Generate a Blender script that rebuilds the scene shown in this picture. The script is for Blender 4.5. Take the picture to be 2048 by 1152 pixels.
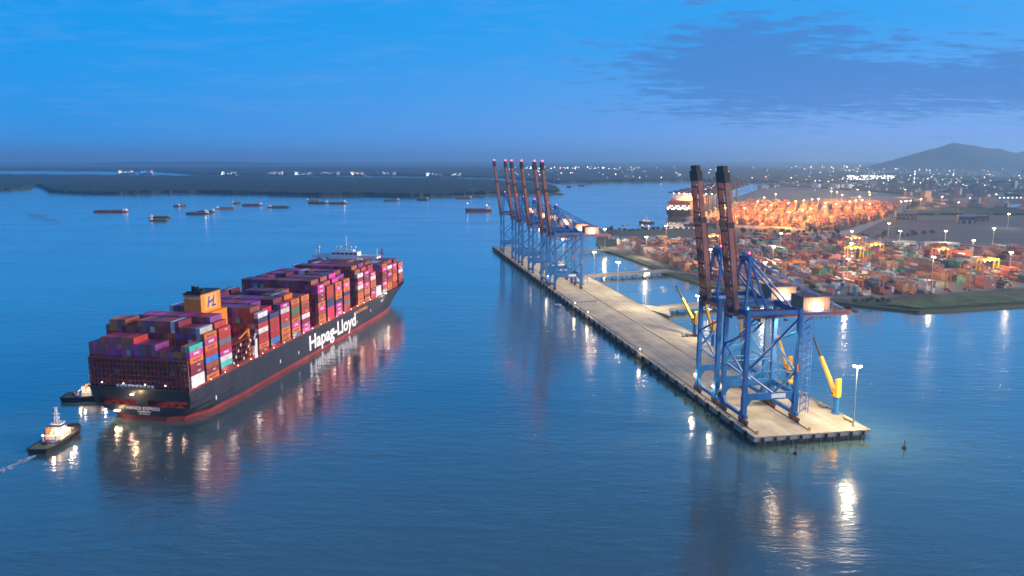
import bpy, bmesh, math, random
from mathutils import Vector, Matrix, noise as mnoise
R = math.radians
rng = random.Random(7)
for o in list(bpy.data.objects): bpy.data.objects.remove(o)
scene = bpy.context.scene
C = scene.collection

# ---------------------------------------------------------------- camera, sky, sun, exposure
cam = bpy.data.cameras.new('camera')
cam.lens = 27.07; cam.sensor_width = 36.0; cam.clip_start = 1.0; cam.clip_end = 120000.0
cam_o = bpy.data.objects.new('camera', cam); C.objects.link(cam_o)
cam_o.location = (0, 0, 141.0); cam_o.rotation_euler = (R(90 - 9.583), 0, 0)
scene.camera = cam_o

SUN_EL, SUN_AZ = 9.0, 99.0            # elevation; azimuth clockwise from the viewing direction (+Y)
world = bpy.data.worlds.new('World'); scene.world = world; world.use_nodes = True
wt = world.node_tree; wn = wt.nodes; wl = wt.links; wn.clear()
def WN(t, **k):
    n = wn.new(t)
    for a, b in k.items(): setattr(n, a, b)
    return n
def wmath(op, a, b=None, c=None):
    n = WN('ShaderNodeMath', operation=op)
    for i, x in enumerate((a, b, c)):
        if x is None: continue
        if isinstance(x, (int, float)): n.inputs[i].default_value = x
        else: wl.new(x, n.inputs[i])
    return n.outputs[0]
w_out = WN('ShaderNodeOutputWorld'); w_bg = WN('ShaderNodeBackground'); wl.new(w_bg.outputs[0], w_out.inputs[0])
w_sky = WN('ShaderNodeTexSky', sky_type='NISHITA'); w_sky.sun_disc = False
w_sky.sun_elevation = R(SUN_EL); w_sky.sun_rotation = R(SUN_AZ); w_sky.altitude = 0
w_sky.air_density = 1.6; w_sky.dust_density = 0.3; w_sky.ozone_density = 5.0
w_tint = WN('ShaderNodeMix', data_type='RGBA', blend_type='MULTIPLY'); w_tint.inputs[0].default_value = 1.0
wl.new(w_sky.outputs[0], w_tint.inputs[6]); w_tint.inputs[7].default_value = (0.30, 1.02, 1.9, 1)
# dusk evens the sky out: half of it is one clear blue, paler and greyer low over the land on the sunset side
w_tc = WN('ShaderNodeTexCoord'); w_sep = WN('ShaderNodeSeparateXYZ'); wl.new(w_tc.outputs['Generated'], w_sep.inputs[0])
dx, dy, dz = w_sep.outputs
w_ramp = WN('ShaderNodeValToRGB'); wl.new(wmath('MULTIPLY_ADD', dx, 0.5, 0.5), w_ramp.inputs[0])
e = w_ramp.color_ramp.elements
e[0].position = 0.2; e[0].color = (0.0, 2.6, 7.0, 1); e[1].position = 0.78; e[1].color = (0.25, 3.0, 7.5, 1)
w_low = WN('ShaderNodeValToRGB'); wl.new(wmath('MULTIPLY_ADD', dx, 0.5, 0.5), w_low.inputs[0])
e = w_low.color_ramp.elements
e[0].position = 0.25; e[0].color = (0.20, 2.55, 7.2, 1); e[1].position = 0.74; e[1].color = (1.75, 3.2, 7.4, 1)
w_grad = WN('ShaderNodeMix', data_type='RGBA')
w_el = WN('ShaderNodeMapRange', interpolation_type='SMOOTHSTEP'); wl.new(dz, w_el.inputs[0])
w_el.inputs[1].default_value = -0.02; w_el.inputs[2].default_value = 0.17
wl.new(w_el.outputs[0], w_grad.inputs[0]); wl.new(w_low.outputs[0], w_grad.inputs[6]); wl.new(w_ramp.outputs[0], w_grad.inputs[7])
# the dome deepens towards the zenith as it does after sunset
w_zen = WN('ShaderNodeMapRange', interpolation_type='SMOOTHSTEP'); wl.new(dz, w_zen.inputs[0]); w_zen.inputs[1].default_value = 0.16; w_zen.inputs[2].default_value = 0.65
w_deep = WN('ShaderNodeMix', data_type='RGBA'); wl.new(w_zen.outputs[0], w_deep.inputs[0]); wl.new(w_grad.outputs[2], w_deep.inputs[6]); w_deep.inputs[7].default_value = (0.10, 0.85, 2.8, 1)
w_mix = WN('ShaderNodeMix', data_type='RGBA'); w_mix.inputs[0].default_value = 0.93
wl.new(w_tint.outputs[2], w_mix.inputs[6]); wl.new(w_deep.outputs[2], w_mix.inputs[7])
# clouds: noise on a flat layer far overhead, thick low in the right half of the sky, thin veils elsewhere
den = wmath('ADD', wmath('MAXIMUM', dz, 0.0), 0.09)
cx = wmath('DIVIDE', dx, den); cy = wmath('DIVIDE', dy, den)
w_cv = WN('ShaderNodeCombineXYZ'); wl.new(cx, w_cv.inputs[0]); wl.new(cy, w_cv.inputs[1])
w_map = WN('ShaderNodeMapping'); wl.new(w_cv.outputs[0], w_map.inputs[0])
w_map.inputs['Rotation'].default_value = (0, 0, R(-12)); w_map.inputs['Scale'].default_value = (0.8, 1.15, 1); w_map.inputs['Location'].default_value = (2.3, 1.1, 0)
w_ns = WN('ShaderNodeTexNoise'); w_ns.inputs['Scale'].default_value = 1.5; w_ns.inputs['Detail'].default_value = 9; w_ns.inputs['Roughness'].default_value = 0.62; w_ns.inputs['Distortion'].default_value = 0.35
wl.new(w_map.outputs[0], w_ns.inputs[0])
def wbump(x, c, w):      # smooth bump of x around c
    t = wmath('DIVIDE', wmath('SUBTRACT', x, c), w)
    return wmath('POWER', 2.718, wmath('MULTIPLY', wmath('MULTIPLY', t, t), -1.0))
bank = wmath('ADD', wmath('MULTIPLY', wbump(dx, 0.28, 0.15), wbump(dz, 0.110, 0.065)), wmath('MULTIPLY', wbump(dx, 0.58, 0.25), wbump(dz, 0.078, 0.034)))
w_map2 = WN('ShaderNodeMapping'); wl.new(w_cv.outputs[0], w_map2.inputs[0]); w_map2.inputs['Rotation'].default_value = (0, 0, R(14)); w_map2.inputs['Scale'].default_value = (1.7, 3.0, 1)
w_ns2 = WN('ShaderNodeTexNoise'); w_ns2.inputs['Scale'].default_value = 2.6; w_ns2.inputs['Detail'].default_value = 10; w_ns2.inputs['Roughness'].default_value = 0.68; wl.new(w_map2.outputs[0], w_ns2.inputs[0])
cl = wmath('ADD', wmath('MULTIPLY_ADD', w_ns2.outputs[0], 0.85, wmath('MULTIPLY', w_ns.outputs[0], 0.45)), wmath('MULTIPLY', bank, 0.30))
w_cm = WN('ShaderNodeMapRange', interpolation_type='SMOOTHSTEP'); wl.new(cl, w_cm.inputs[0]); w_cm.inputs[1].default_value = 0.73; w_cm.inputs[2].default_value = 0.90; w_cm.inputs[4].default_value = 0.9
w_cmix = WN('ShaderNodeMix', data_type='RGBA'); wl.new(w_cm.outputs[0], w_cmix.inputs[0])
w_cmix.inputs[7].default_value = (0.42, 1.80, 5.0, 1)
# thin high veil over the whole sky
w_vm = WN('ShaderNodeMapRange', interpolation_type='SMOOTHSTEP'); wl.new(wmath('MULTIPLY_ADD', w_ns2.outputs[0], 0.45, wmath('MULTIPLY', w_ns.outputs[0], 0.55)), w_vm.inputs[0]); w_vm.inputs[1].default_value = 0.46; w_vm.inputs[2].default_value = 0.66; w_vm.inputs[4].default_value = 0.34
w_veil = WN('ShaderNodeMix', data_type='RGBA'); wl.new(w_vm.outputs[0], w_veil.inputs[0]); wl.new(w_mix.outputs[2], w_veil.inputs[6]); w_veil.inputs[7].default_value = (1.25, 3.0, 7.0, 1)
wl.new(w_veil.outputs[2], w_cmix.inputs[6]); wl.new(w_cmix.outputs[2], w_bg.inputs[0]); w_bg.inputs[1].default_value = 0.090

sun = bpy.data.lights.new('sun', 'SUN'); sun.energy = 5.0; sun.angle = R(28); sun.color = (1.0, 0.78, 0.68)
sun_o = bpy.data.objects.new('sun', sun); C.objects.link(sun_o); sun_o.location = (3000, 0, 900)
sdir = Vector((math.sin(R(SUN_AZ)) * math.cos(R(SUN_EL)), math.cos(R(SUN_AZ)) * math.cos(R(SUN_EL)), math.sin(R(SUN_EL))))
sun_o.rotation_euler = (-sdir).to_track_quat('-Z', 'Y').to_euler()

vs = scene.view_settings
vs.view_transform = 'Standard'; vs.look = 'None'; vs.exposure = 0.5; vs.gamma = 1.0; vs.use_curve_mapping = False
scene.render.engine = 'CYCLES'
cy_ = scene.cycles
cy_.use_denoising = True; cy_.max_bounces = 5; cy_.diffuse_bounces = 2; cy_.glossy_bounces = 3; cy_.transmission_bounces = 3; cy_.volume_bounces = 2
cy_.sample_clamp_indirect = 4.0; cy_.sample_clamp_direct = 30.0; cy_.caustics_reflective = False; cy_.caustics_refractive = False
cy_.use_light_tree = True
cy_.blur_glossy = 0.3
try: cy_.denoiser = 'OPENIMAGEDENOISE'
except Exception: pass

# ---------------------------------------------------------------- helpers
def mat(name, col, rough=0.7, metal=0.0, var=0.0, vscale=0.5, bump=0.0, bscale=2.0, spec=0.4, coords='Object', col2=None, streak=1.0):
    m = bpy.data.materials.new(name); m.use_nodes = True
    nt = m.node_tree; n = nt.nodes; l = nt.links; b = n['Principled BSDF']
    b.inputs['Base Color'].default_value = (*col, 1); b.inputs['Roughness'].default_value = rough; b.inputs['Metallic'].default_value = metal
    b.inputs['Specular IOR Level'].default_value = spec
    if var or bump:
        tc = n.new('ShaderNodeTexCoord'); mp = n.new('ShaderNodeMapping'); l.new(tc.outputs[coords], mp.inputs[0]); mp.inputs['Scale'].default_value = (1, 1, streak)
    if var:
        t = n.new('ShaderNodeTexNoise'); t.inputs['Scale'].default_value = vscale; t.inputs['Detail'].default_value = 6; t.inputs['Roughness'].default_value = 0.65; l.new(mp.outputs[0], t.inputs[0])
        r = n.new('ShaderNodeMapRange'); r.inputs[1].default_value = 0.3; r.inputs[2].default_value = 0.7; l.new(t.outputs[0], r.inputs[0])
        mx = n.new('ShaderNodeMix'); mx.data_type = 'RGBA'; l.new(r.outputs[0], mx.inputs[0])
        c2 = col2 if col2 else tuple(max(0.0, c * (1 - var)) for c in col)
        mx.inputs[6].default_value = (*c2, 1); mx.inputs[7].default_value = (*(tuple(min(1, c * (1 + var * 0.4)) for c in col)), 1)
        l.new(mx.outputs[2], b.inputs['Base Color'])
    if bump:
        t2 = n.new('ShaderNodeTexNoise'); t2.inputs['Scale'].default_value = bscale; t2.inputs['Detail'].default_value = 4; l.new(mp.outputs[0], t2.inputs[0])
        bp = n.new('ShaderNodeBump'); bp.inputs['Strength'].default_value = bump; l.new(t2.outputs[0], bp.inputs['Height']); l.new(bp.outputs[0], b.inputs['Normal'])
    return m
def emis(name, col, strength):
    m = bpy.data.materials.new(name); m.use_nodes = True
    nt = m.node_tree; n = nt.nodes; n.clear()
    e = n.new('ShaderNodeEmission'); o = n.new('ShaderNodeOutputMaterial'); nt.links.new(e.outputs[0], o.inputs[0])
    e.inputs[0].default_value = (*col, 1); e.inputs[1].default_value = strength
    m.cycles.emission_sampling = 'NONE'
    return m
def attr_mat(name, rough=0.55, dirt=0.35, dscale=0.25):
    """paint whose colour comes from the piece itself (face colour), with some dirt over it"""
    m = bpy.data.materials.new(name); m.use_nodes = True
    nt = m.node_tree; n = nt.nodes; l = nt.links; b = n['Principled BSDF']; b.inputs['Roughness'].default_value = rough
    a = n.new('ShaderNodeAttribute'); a.attribute_name = 'paint'
    tc = n.new('ShaderNodeTexCoord'); t = n.new('ShaderNodeTexNoise'); t.inputs['Scale'].default_value = dscale; t.inputs['Detail'].default_value = 6; l.new(tc.outputs['Object'], t.inputs[0])
    oi = n.new('ShaderNodeObjectInfo')
    r = n.new('ShaderNodeMapRange'); r.inputs[1].default_value = 0.35; r.inputs[2].default_value = 0.7; r.inputs[3].default_value = 1.0; r.inputs[4].default_value = 1.0 - dirt; l.new(t.outputs[0], r.inputs[0])
    r2 = n.new('ShaderNodeMapRange'); r2.inputs[3].default_value = 0.9; r2.inputs[4].default_value = 1.3; l.new(oi.outputs['Random'], r2.inputs[0])
    mu = n.new('ShaderNodeMath'); mu.operation = 'MULTIPLY'; l.new(r.outputs[0], mu.inputs[0]); l.new(r2.outputs[0], mu.inputs[1])
    vm = n.new('ShaderNodeVectorMath'); vm.operation = 'SCALE'; l.new(a.outputs['Color'], vm.inputs[0]); l.new(mu.outputs[0], vm.inputs['Scale'])
    l.new(vm.outputs[0], b.inputs['Base Color'])
    return m

class MB:
    """collects simple shapes into one mesh"""
    def __init__(s): s.v = []; s.f = []; s.c = []; s.mi = []; s.cur = None; s.m = 0
    def _add(s, vs, fs):
        k = len(s.v); s.v += [tuple(p) for p in vs]
        for f in fs: s.f.append(tuple(i + k for i in f)); s.c.append(s.cur); s.mi.append(s.m)
        return s
    def box(s, x0, x1, y0, y1, z0, z1):
        return s._add([(x0,y0,z0),(x1,y0,z0),(x1,y1,z0),(x0,y1,z0),(x0,y0,z1),(x1,y0,z1),(x1,y1,z1),(x0,y1,z1)],
                      [(0,3,2,1),(4,5,6,7),(0,1,5,4),(1,2,6,5),(2,3,7,6),(3,0,4,7)])
    def cbox(s, c, sz, rz=0.0):
        hx, hy, hz = sz[0]/2, sz[1]/2, sz[2]/2; ca, sa = math.cos(rz), math.sin(rz)
        P = []
        for z in (-hz, hz):
            for x, y in ((-hx,-hy),(hx,-hy),(hx,hy),(-hx,hy)): P.append((c[0]+x*ca-y*sa, c[1]+x*sa+y*ca, c[2]+z))
        return s._add(P, [(0,3,2,1),(4,5,6,7),(0,1,5,4),(1,2,6,5),(2,3,7,6),(3,0,4,7)])
    def beam(s, a, b, w, h=None, up=(0,0,1), w2=None, h2=None):
        h = w if h is None else h; w2 = w if w2 is None else w2; h2 = h if h2 is None else h2
        a = Vector(a); b = Vector(b); d = (b - a).normalized(); u = Vector(up)
        if abs(d.dot(u)) > 0.98: u = Vector((0, 1, 0)) if abs(d.y) < 0.9 else Vector((1, 0, 0))
        x = d.cross(u).normalized(); y = x.cross(d).normalized()
        P = []
        for p, ww, hh in ((a, w, h), (b, w2, h2)):
            for i, j in ((-1,-1),(1,-1),(1,1),(-1,1)): P.append(p + x*(i*ww/2) + y*(j*hh/2))
        return s._add(P, [(0,1,2,3),(7,6,5,4),(0,4,5,1),(1,5,6,2),(2,6,7,3),(3,7,4,0)])
    def tube(s, a, b, r, r2=None, n=8):
        r2 = r if r2 is None else r2
        a = Vector(a); b = Vector(b); d = (b - a).normalized(); u = Vector((0,0,1))
        if abs(d.z) > 0.95: u = Vector((1,0,0))
        x = d.cross(u).normalized(); y = d.cross(x).normalized(); P = []
        for p, rr in ((a, r), (b, r2)):
            for i in range(n):
                t = 2*math.pi*i/n; P.append(p + x*(rr*math.cos(t)) + y*(rr*math.sin(t)))
        F = [(i, (i+1) % n, n+(i+1) % n, n+i) for i in range(n)] + [tuple(range(n-1,-1,-1)), tuple(range(n, 2*n))]
        return s._add(P, F)
    def prism(s, poly, z0, z1):
        n = len(poly); P = [(x,y,z0) for x,y in poly] + [(x,y,z1) for x,y in poly]
        return s._add(P, [tuple(range(n-1,-1,-1)), tuple(range(n,2*n))] + [(i,(i+1)%n,n+(i+1)%n,n+i) for i in range(n)])
    def ball(s, c, r, n=8, m=5, sz=1.0):
        P = [(c[0],c[1],c[2]-r*sz)]
        for j in range(1, m):
            t = math.pi*j/m
            for i in range(n):
                a = 2*math.pi*i/n; P.append((c[0]+r*math.sin(t)*math.cos(a), c[1]+r*math.sin(t)*math.sin(a), c[2]-r*sz*math.cos(t)))
        P.append((c[0],c[1],c[2]+r*sz)); L = len(P)-1
        F = [(0,1+(i+1)%n,1+i) for i in range(n)]
        for j in range(m-2):
            o = 1+j*n
            F += [(o+i,o+(i+1)%n,o+n+(i+1)%n,o+n+i) for i in range(n)]
        o = 1+(m-2)*n; F += [(o+i,o+(i+1)%n,L) for i in range(n)]
        return s._add(P, F)
    def loft(s, rings, cap=True):
        """closed rings of equal count"""
        n = len(rings[0]); P = [p for r in rings for p in r]; F = []
        for k in range(len(rings)-1):
            F += [(k*n+i, k*n+(i+1)%n, (k+1)*n+(i+1)%n, (k+1)*n+i) for i in range(n)]
        if cap: F += [tuple(range(n-1,-1,-1)), tuple(range((len(rings)-1)*n, len(rings)*n))]
        return s._add(P, F)
    def mesh(s, name, mats, smooth=False):
        me = bpy.data.meshes.new(name); me.from_pydata(s.v, [], s.f)
        if not isinstance(mats, (list, tuple)): mats = [mats]
        for m in mats: me.materials.append(m)
        if len(mats) > 1: me.polygons.foreach_set('material_index', s.mi)
        if any(c is not None for c in s.c):
            at = me.attributes.new('paint', 'FLOAT_COLOR', 'FACE'); buf = []
            for c in s.c: buf += list(c if c is not None else (0.3,0.3,0.3)) + [1.0]
            at.data.foreach_set('color', buf)
        if smooth: me.polygons.foreach_set('use_smooth', [True]*len(me.polygons))
        me.update(); return me
    def build(s, name, mats, parent=None, smooth=False, loc=None, rz=None):
        o = bpy.data.objects.new(name, s.mesh(name, mats, smooth)); C.objects.link(o)
        if parent is not None: o.parent = parent
        if loc is not None: o.location = loc
        if rz is not None: o.rotation_euler = (0, 0, rz)
        return o
def inst(name, me, parent=None, loc=(0,0,0), rot=(0,0,0), scale=None):
    o = bpy.data.objects.new(name, me); C.objects.link(o); o.location = loc; o.rotation_euler = rot
    if scale is not None: o.scale = scale if not isinstance(scale, (int, float)) else (scale,)*3
    if parent is not None: o.parent = parent
    return o
def tag(o, label=None, cat=None, group=None, kind=None):
    if label: o['label'] = label
    if cat: o['category'] = cat
    if group: o['group'] = group
    if kind: o['kind'] = kind
    return o
def thing(name, label, cat, loc=(0,0,0), rz=0.0, group=None):
    o = bpy.data.objects.new(name, None); C.objects.link(o); o.empty_display_size = 1.0
    o.location = loc; o.rotation_euler = (0, 0, rz)
    return tag(o, label, cat, group)
def copy_tree(o, parent=None):
    c = o.copy(); C.objects.link(c); c.parent = parent
    for ch in list(o.children): copy_tree(ch, c)
    return c
def lamp(name, parent, loc, energy, col, radius=1.0):
    l = bpy.data.lights.new(name, 'POINT'); l.energy = energy; l.color = col; l.shadow_soft_size = radius
    o = bpy.data.objects.new(name, l); C.objects.link(o); o.location = loc; o.parent = parent
    return o
def text_mesh(s, size, m, name='lettering', bold=0.0, xscale=1.0):
    cu = bpy.data.curves.new(name, 'FONT'); cu.body = s; cu.size = size; cu.align_x = 'CENTER'; cu.align_y = 'CENTER'; cu.extrude = 0.01; cu.offset = bold; cu.resolution_u = 3
    o = bpy.data.objects.new(name, cu); C.objects.link(o)
    dg = bpy.context.evaluated_depsgraph_get(); dg.update()
    me = bpy.data.meshes.new_from_object(o.evaluated_get(dg)); bpy.data.objects.remove(o); bpy.data.curves.remove(cu)
    me.name = name; me.materials.clear(); me.materials.append(m)
    if xscale != 1.0:
        for v in me.vertices: v.co.x *= xscale
    return me
ORD = ['zeroth','first','second','third','fourth','fifth','sixth','seventh','eighth','ninth','tenth','eleventh','twelfth','thirteenth','fourteenth','fifteenth','sixteenth','seventeenth','eighteenth','nineteenth','twentieth','twenty-first','twenty-second','twenty-third','twenty-fourth','twenty-fifth','twenty-sixth','twenty-seventh','twenty-eighth']

# jetty frame: s runs along the quay away from the camera, t across it towards the land
JA = Vector((120.35, 363.72)); JTH = R(-10.244)
JD = Vector((math.sin(JTH), math.cos(JTH))); JN = Vector((JD.y, -JD.x))
def J(s, t, z=0.0):
    p = JA + JD*s + JN*t; return Vector((p.x, p.y, z))
JRZ = math.atan2(JD.y, JD.x)          # rotation that lays local +x along the quay; local +y is then the river side
DECK = 4.5
# ---------------------------------------------------------------- water
def water_material():
    m = bpy.data.materials.new('river_water'); m.use_nodes = True
    nt = m.node_tree; n = nt.nodes; l = nt.links; b = n['Principled BSDF']
    b.inputs['Base Color'].default_value = (0.075, 0.140, 0.135, 1); b.inputs['Roughness'].default_value = 0.07; b.inputs['IOR'].default_value = 1.6; b.inputs['Coat Weight'].default_value = 1.0; b.inputs['Coat IOR'].default_value = 1.7; b.inputs['Coat Roughness'].default_value = 0.06
    b.inputs['Specular IOR Level'].default_value = 0.5
    g = n.new('ShaderNodeNewGeometry')
    def noi(sx, sy, rz, detail, rough=0.55):
        mp = n.new('ShaderNodeMapping'); l.new(g.outputs['Position'], mp.inputs[0]); mp.inputs['Scale'].default_value = (sx, sy, 0.0); mp.inputs['Rotation'].default_value = (0, 0, rz)
        t = n.new('ShaderNodeTexNoise'); t.inputs['Scale'].default_value = 1.0; t.inputs['Detail'].default_value = detail; t.inputs['Roughness'].default_value = rough; l.new(mp.outputs[0], t.inputs[0]); return t.outputs[0]
    def mul(a, k):
        q = n.new('ShaderNodeMath'); q.operation = 'MULTIPLY'; l.new(a, q.inputs[0])
        if isinstance(k, (int, float)): q.inputs[1].default_value = k
        else: l.new(k, q.inputs[1])
        return q.outputs[0]
    def add(a, c):
        q = n.new('ShaderNodeMath'); q.operation = 'ADD'; l.new(a, q.inputs[0]); l.new(c, q.inputs[1]); return q.outputs[0]
    # wind patches calm and ruffle the surface; ripples on top of a low swell
    patch = n.new('ShaderNodeMapRange'); l.new(noi(0.0035, 0.011, 0.35, 5, 0.62), patch.inputs[0]); patch.inputs[1].default_value = 0.35; patch.inputs[2].default_value = 0.65; patch.inputs[3].default_value = 0.45; patch.inputs[4].default_value = 1.25
    h = add(mul(noi(0.085, 0.21, 0.15, 3), 0.50), add(mul(noi(0.30, 0.62, -0.35, 3), 0.16), mul(noi(0.03, 0.07, 0.5, 2), 0.5)))
    rr = n.new('ShaderNodeMapRange'); l.new(patch.outputs[0], rr.inputs[0]); rr.inputs[1].default_value = 0.45; rr.inputs[2].default_value = 1.25; rr.inputs[3].default_value = 0.07; rr.inputs[4].default_value = 0.17
    l.new(rr.outputs[0], b.inputs['Roughness']); l.new(rr.outputs[0], b.inputs['Coat Roughness'])
    bp = n.new('ShaderNodeBump'); bp.inputs['Strength'].default_value = 0.5; bp.inputs['Distance'].default_value = 1.0
    l.new(mul(h, patch.outputs[0]), bp.inputs['Height']); l.new(bp.outputs[0], b.inputs['Normal']); l.new(bp.outputs[0], b.inputs['Coat Normal'])
    return m
M_water = water_material()
w = MB(); w._add([(-60000,-3000,0),(60000,-3000,0),(60000,60000,0),(-60000,60000,0)], [(0,1,2,3)])
tag(w.build('river_water', M_water), kind='structure')
# ---------------------------------------------------------------- land, shores, forest, mountains
MAIN = [(3200,1350),(1142,879),(708,780),(491,725),(408,703),(375,696),(341,720),(324,736),(288,757),(247,786),(218,837),(188,938),(177,1015),(157,1111),(139,1180),(140,1279),(166,1484),(188,1516),(274,1527),(366,1538),(402,1560),(404,1620),(393,1710),(406,1811),(723,2598),(972,3167),(1335,3979),(1427,4470),(1152,4763),(664,4563),(271,4380),(110,4763),(-85,5481),(-681,6092),(-1305,6267),(-2587,6452),(-3728,8131),(-5267,8783),(-5774,8783),(-10849,8783),(-28000,9500),(-28000,30000),(28000,30000),(28000,9000)]
ISLAND = [(-3159,3214),(-2575,3263),(-2177,3364),(-2203,3528),(-2354,3839),(-2335,3839),(-1955,3263),(-1800,3122),(-1555,3034),(-1257,3122),(-987,3034),(-712,2873),(-534,2912),(-355,2836),(-230,2873),(-122,2952),(-47,3034),(70,3034),(177,3122),(213,3364),(200,3839),(-12,4470),(-200,4869),(-752,5218),(-1494,5481),(-2720,5927),(-3722,6267),(-5075,6452),(-7800,6452),(-7800,3300)]
YARD = [(150,1200),(164,1135),(184,1035),(195,955),(225,854),(255,804),(299,774),(332,754),(358,757),(425,780),(553,820),(737,879),(1100,1000),(1000,1110),(785,1173),(676,1141),(622,1227),(581,1319),(484,1360),(400,1330),(330,1285),(193,1275)]
GRASS = [(327,744),(344,727),(378,702),(411,709),(495,732),(713,786),(1100,868),(1100,960),(779,861),(533,789),(411,754),(360,741)]
LOT = [(588,1336),(804,1683),(939,1752),(1119,1683),(1342,1620),(1060,1173),(793,1186),(687,1160),(629,1242)]
FARTERM = [(378,1657),(413,1584),(459,1549),(521,1495),(560,1397),(603,1370),(816,1697),(960,1908),(1438,2763),(1504,3167),(1400,3772),(1278,3772),(945,3077),(706,2537),(412,1796)]
SANDROAD = [(452,1560),(523,1500),(564,1406),(610,1379),(836,1738),(876,1811),(647,1495),(599,1495),(552,1584),(469,1620)]
M_earth = mat('scrubland_earth', (0.075, 0.098, 0.050), 0.95, var=0.5, vscale=0.012, coords='Object', col2=(0.105, 0.092, 0.065))
M_conc_yard = mat('yard_pavement', (0.20, 0.19, 0.175), 0.85, var=0.35, vscale=0.03, coords='Object')
M_lot = mat('empty_lot_fill', (0.115, 0.110, 0.115), 0.9, var=0.3, vscale=0.01, coords='Object')
M_sand = mat('pale_compacted_sand', (0.42, 0.36, 0.28), 0.9, var=0.3, vscale=0.05, coords='Object')
M_grass = mat('bank_grass', (0.085, 0.15, 0.035), 0.95, var=0.55, vscale=0.07, coords='Object', bump=0.4, bscale=0.6, col2=(0.05, 0.06, 0.03))
M_forest = mat('mangrove_leaves', (0.012, 0.042, 0.032), 0.9, var=0.6, vscale=0.018, coords='Object')
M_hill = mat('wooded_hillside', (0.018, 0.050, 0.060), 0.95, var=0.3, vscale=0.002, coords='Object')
M_pond = mat('pond_water', (0.03, 0.07, 0.09), 0.08, spec=1.0)
def sheet(name, poly, z, m, zb=None):
    b = MB()
    if zb is None: b._add([(x, y, z) for x, y in poly], [tuple(range(len(poly)))])
    else: b.prism(poly, zb, z)
    return tag(b.build(name, m), kind='structure')
def area(p): return sum(p[i][0]*p[(i+1)%len(p)][1]-p[(i+1)%len(p)][0]*p[i][1] for i in range(len(p)))
for L in (MAIN, ISLAND, YARD, GRASS, LOT, FARTERM, SANDROAD):
    if area(L) < 0: L.reverse()
sheet('mainland_ground', MAIN, 2.0, M_earth, -2.0)
sheet('island_ground', ISLAND, 1.2, M_earth, -2.0)
sheet('yard_pavement', YARD, 2.25, M_conc_yard)
sheet('vacant_lot', LOT, 2.15, M_lot)
sheet('far_terminal_pavement', FARTERM, 2.2, M_conc_yard)
sheet('sand_road', SANDROAD, 2.35, M_sand)
for k, p in enumerate(([(1544,2729),(1783,2952),(1805,2836),(1760,2661),(1573,2629)], [(1411,2270),(1569,2370),(1444,2178),(1404,2200)], [(554,1874),(660,2015),(675,1942),(624,1811),(538,1781)])):
    if area(p) < 0: p.reverse()
    sheet('pond_water', p, 2.4, M_pond)
def inside(x, y, poly):
    r = False; j = len(poly)-1
    for i in range(len(poly)):
        xi, yi = poly[i]; xj, yj = poly[j]
        if (yi > y) != (yj > y) and x < (xj-xi)*(y-yi)/(yj-yi)+xi: r = not r
        j = i
    return r
# grassy bank sloping to the water, uneven
def grass_bank():
    b = MB(); xs = [320+k*6 for k in range(120)]; idx = {}; n = 0; V = []; F = []
    ys = [690+k*5 for k in range(60)]
    for i, x in enumerate(xs):
        for j, y in enumerate(ys):
            if inside(x, y, GRASS):
                idx[i, j] = len(V); V.append((x+rng.uniform(-2,2), y+rng.uniform(-2,2), 2.3+1.1*mnoise.noise(Vector((x*0.05, y*0.06, 0)))+rng.uniform(0,0.5)+0.5))
    for (i, j) in idx:
        q = [(i,j),(i+1,j),(i+1,j+1),(i,j+1)]
        if all(k in idx for k in q): F.append(tuple(idx[k] for k in q))
    b._add(V, F); tag(b.build('bank_grass', M_grass), 'rough green grass on the bank by the container yard', 'grass', kind='stuff')
    sheet('grass_bank_ground', GRASS, 2.3, M_grass)
grass_bank()
# mangrove canopy: an uneven roof of crowns standing on the land
def canopy(name, poly, x0, x1, y0, y1, cell, hmin, hmax, base, label, grow=0.0, holes=()):
    b = MB(); V = []; F = []; idx = {}
    j = 0; y = y0
    rows = []
    while y < y1:
        rows.append(y); y += cell*(1+grow*(y-y0))
    nx = int((x1-x0)/cell)
    for j, y in enumerate(rows):
        for i in range(nx):
            x = x0+i*cell
            if inside(x, y, poly) and not any(inside(x, y, h) for h in holes):
                h = hmin+(hmax-hmin)*(0.55+0.45*mnoise.noise(Vector((x*0.006, y*0.006, 1.7)))) + rng.uniform(-0.35, 0.35)*(hmax-hmin)*0.8
                idx[i, j] = len(V); V.append((x+rng.uniform(-.4,.4)*cell, y+rng.uniform(-.4,.4)*cell, base+h))
    edges = {}
    for (i, j) in list(idx):
        q = [(i,j),(i+1,j),(i+1,j+1),(i,j+1)]
        if all(k in idx for k in q):
            f = [idx[k] for k in q]; F.append(tuple(f))
            for a, c in zip(f, f[1:]+f[:1]):
                if (c, a) in edges: del edges[c, a]
                else: edges[a, c] = 1
    low = {}
    for a, c in edges:
        for k in (a, c):
            if k not in low: low[k] = len(V); V.append((V[k][0], V[k][1], base-0.5))
        F.append((a, low[a], low[c], c))
    b._add(V, F); return tag(b.build(name, M_forest), label, 'forest', kind='stuff')
canopy('mangrove_forest', ISLAND, -7600, 230, 2830, 6400, 15, 7, 15, 1.2, 'dark mangrove forest covering the low island across the river', grow=0.0009)
canopy('shore_forest', MAIN, -9000, 3300, 4380, 11000, 45, 8, 17, 2.0, 'hazy dark woodland on the far river bank below the horizon', grow=0.0006)
canopy('scrub_belt', MAIN, 640, 2700, 1900, 4200, 22, 2, 7, 2.0, 'dark scrub and trees behind the distant terminal', grow=0.0008, holes=(FARTERM, [(1400,2150),(1860,2150),(1860,3000),(1400,3000)]))

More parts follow.
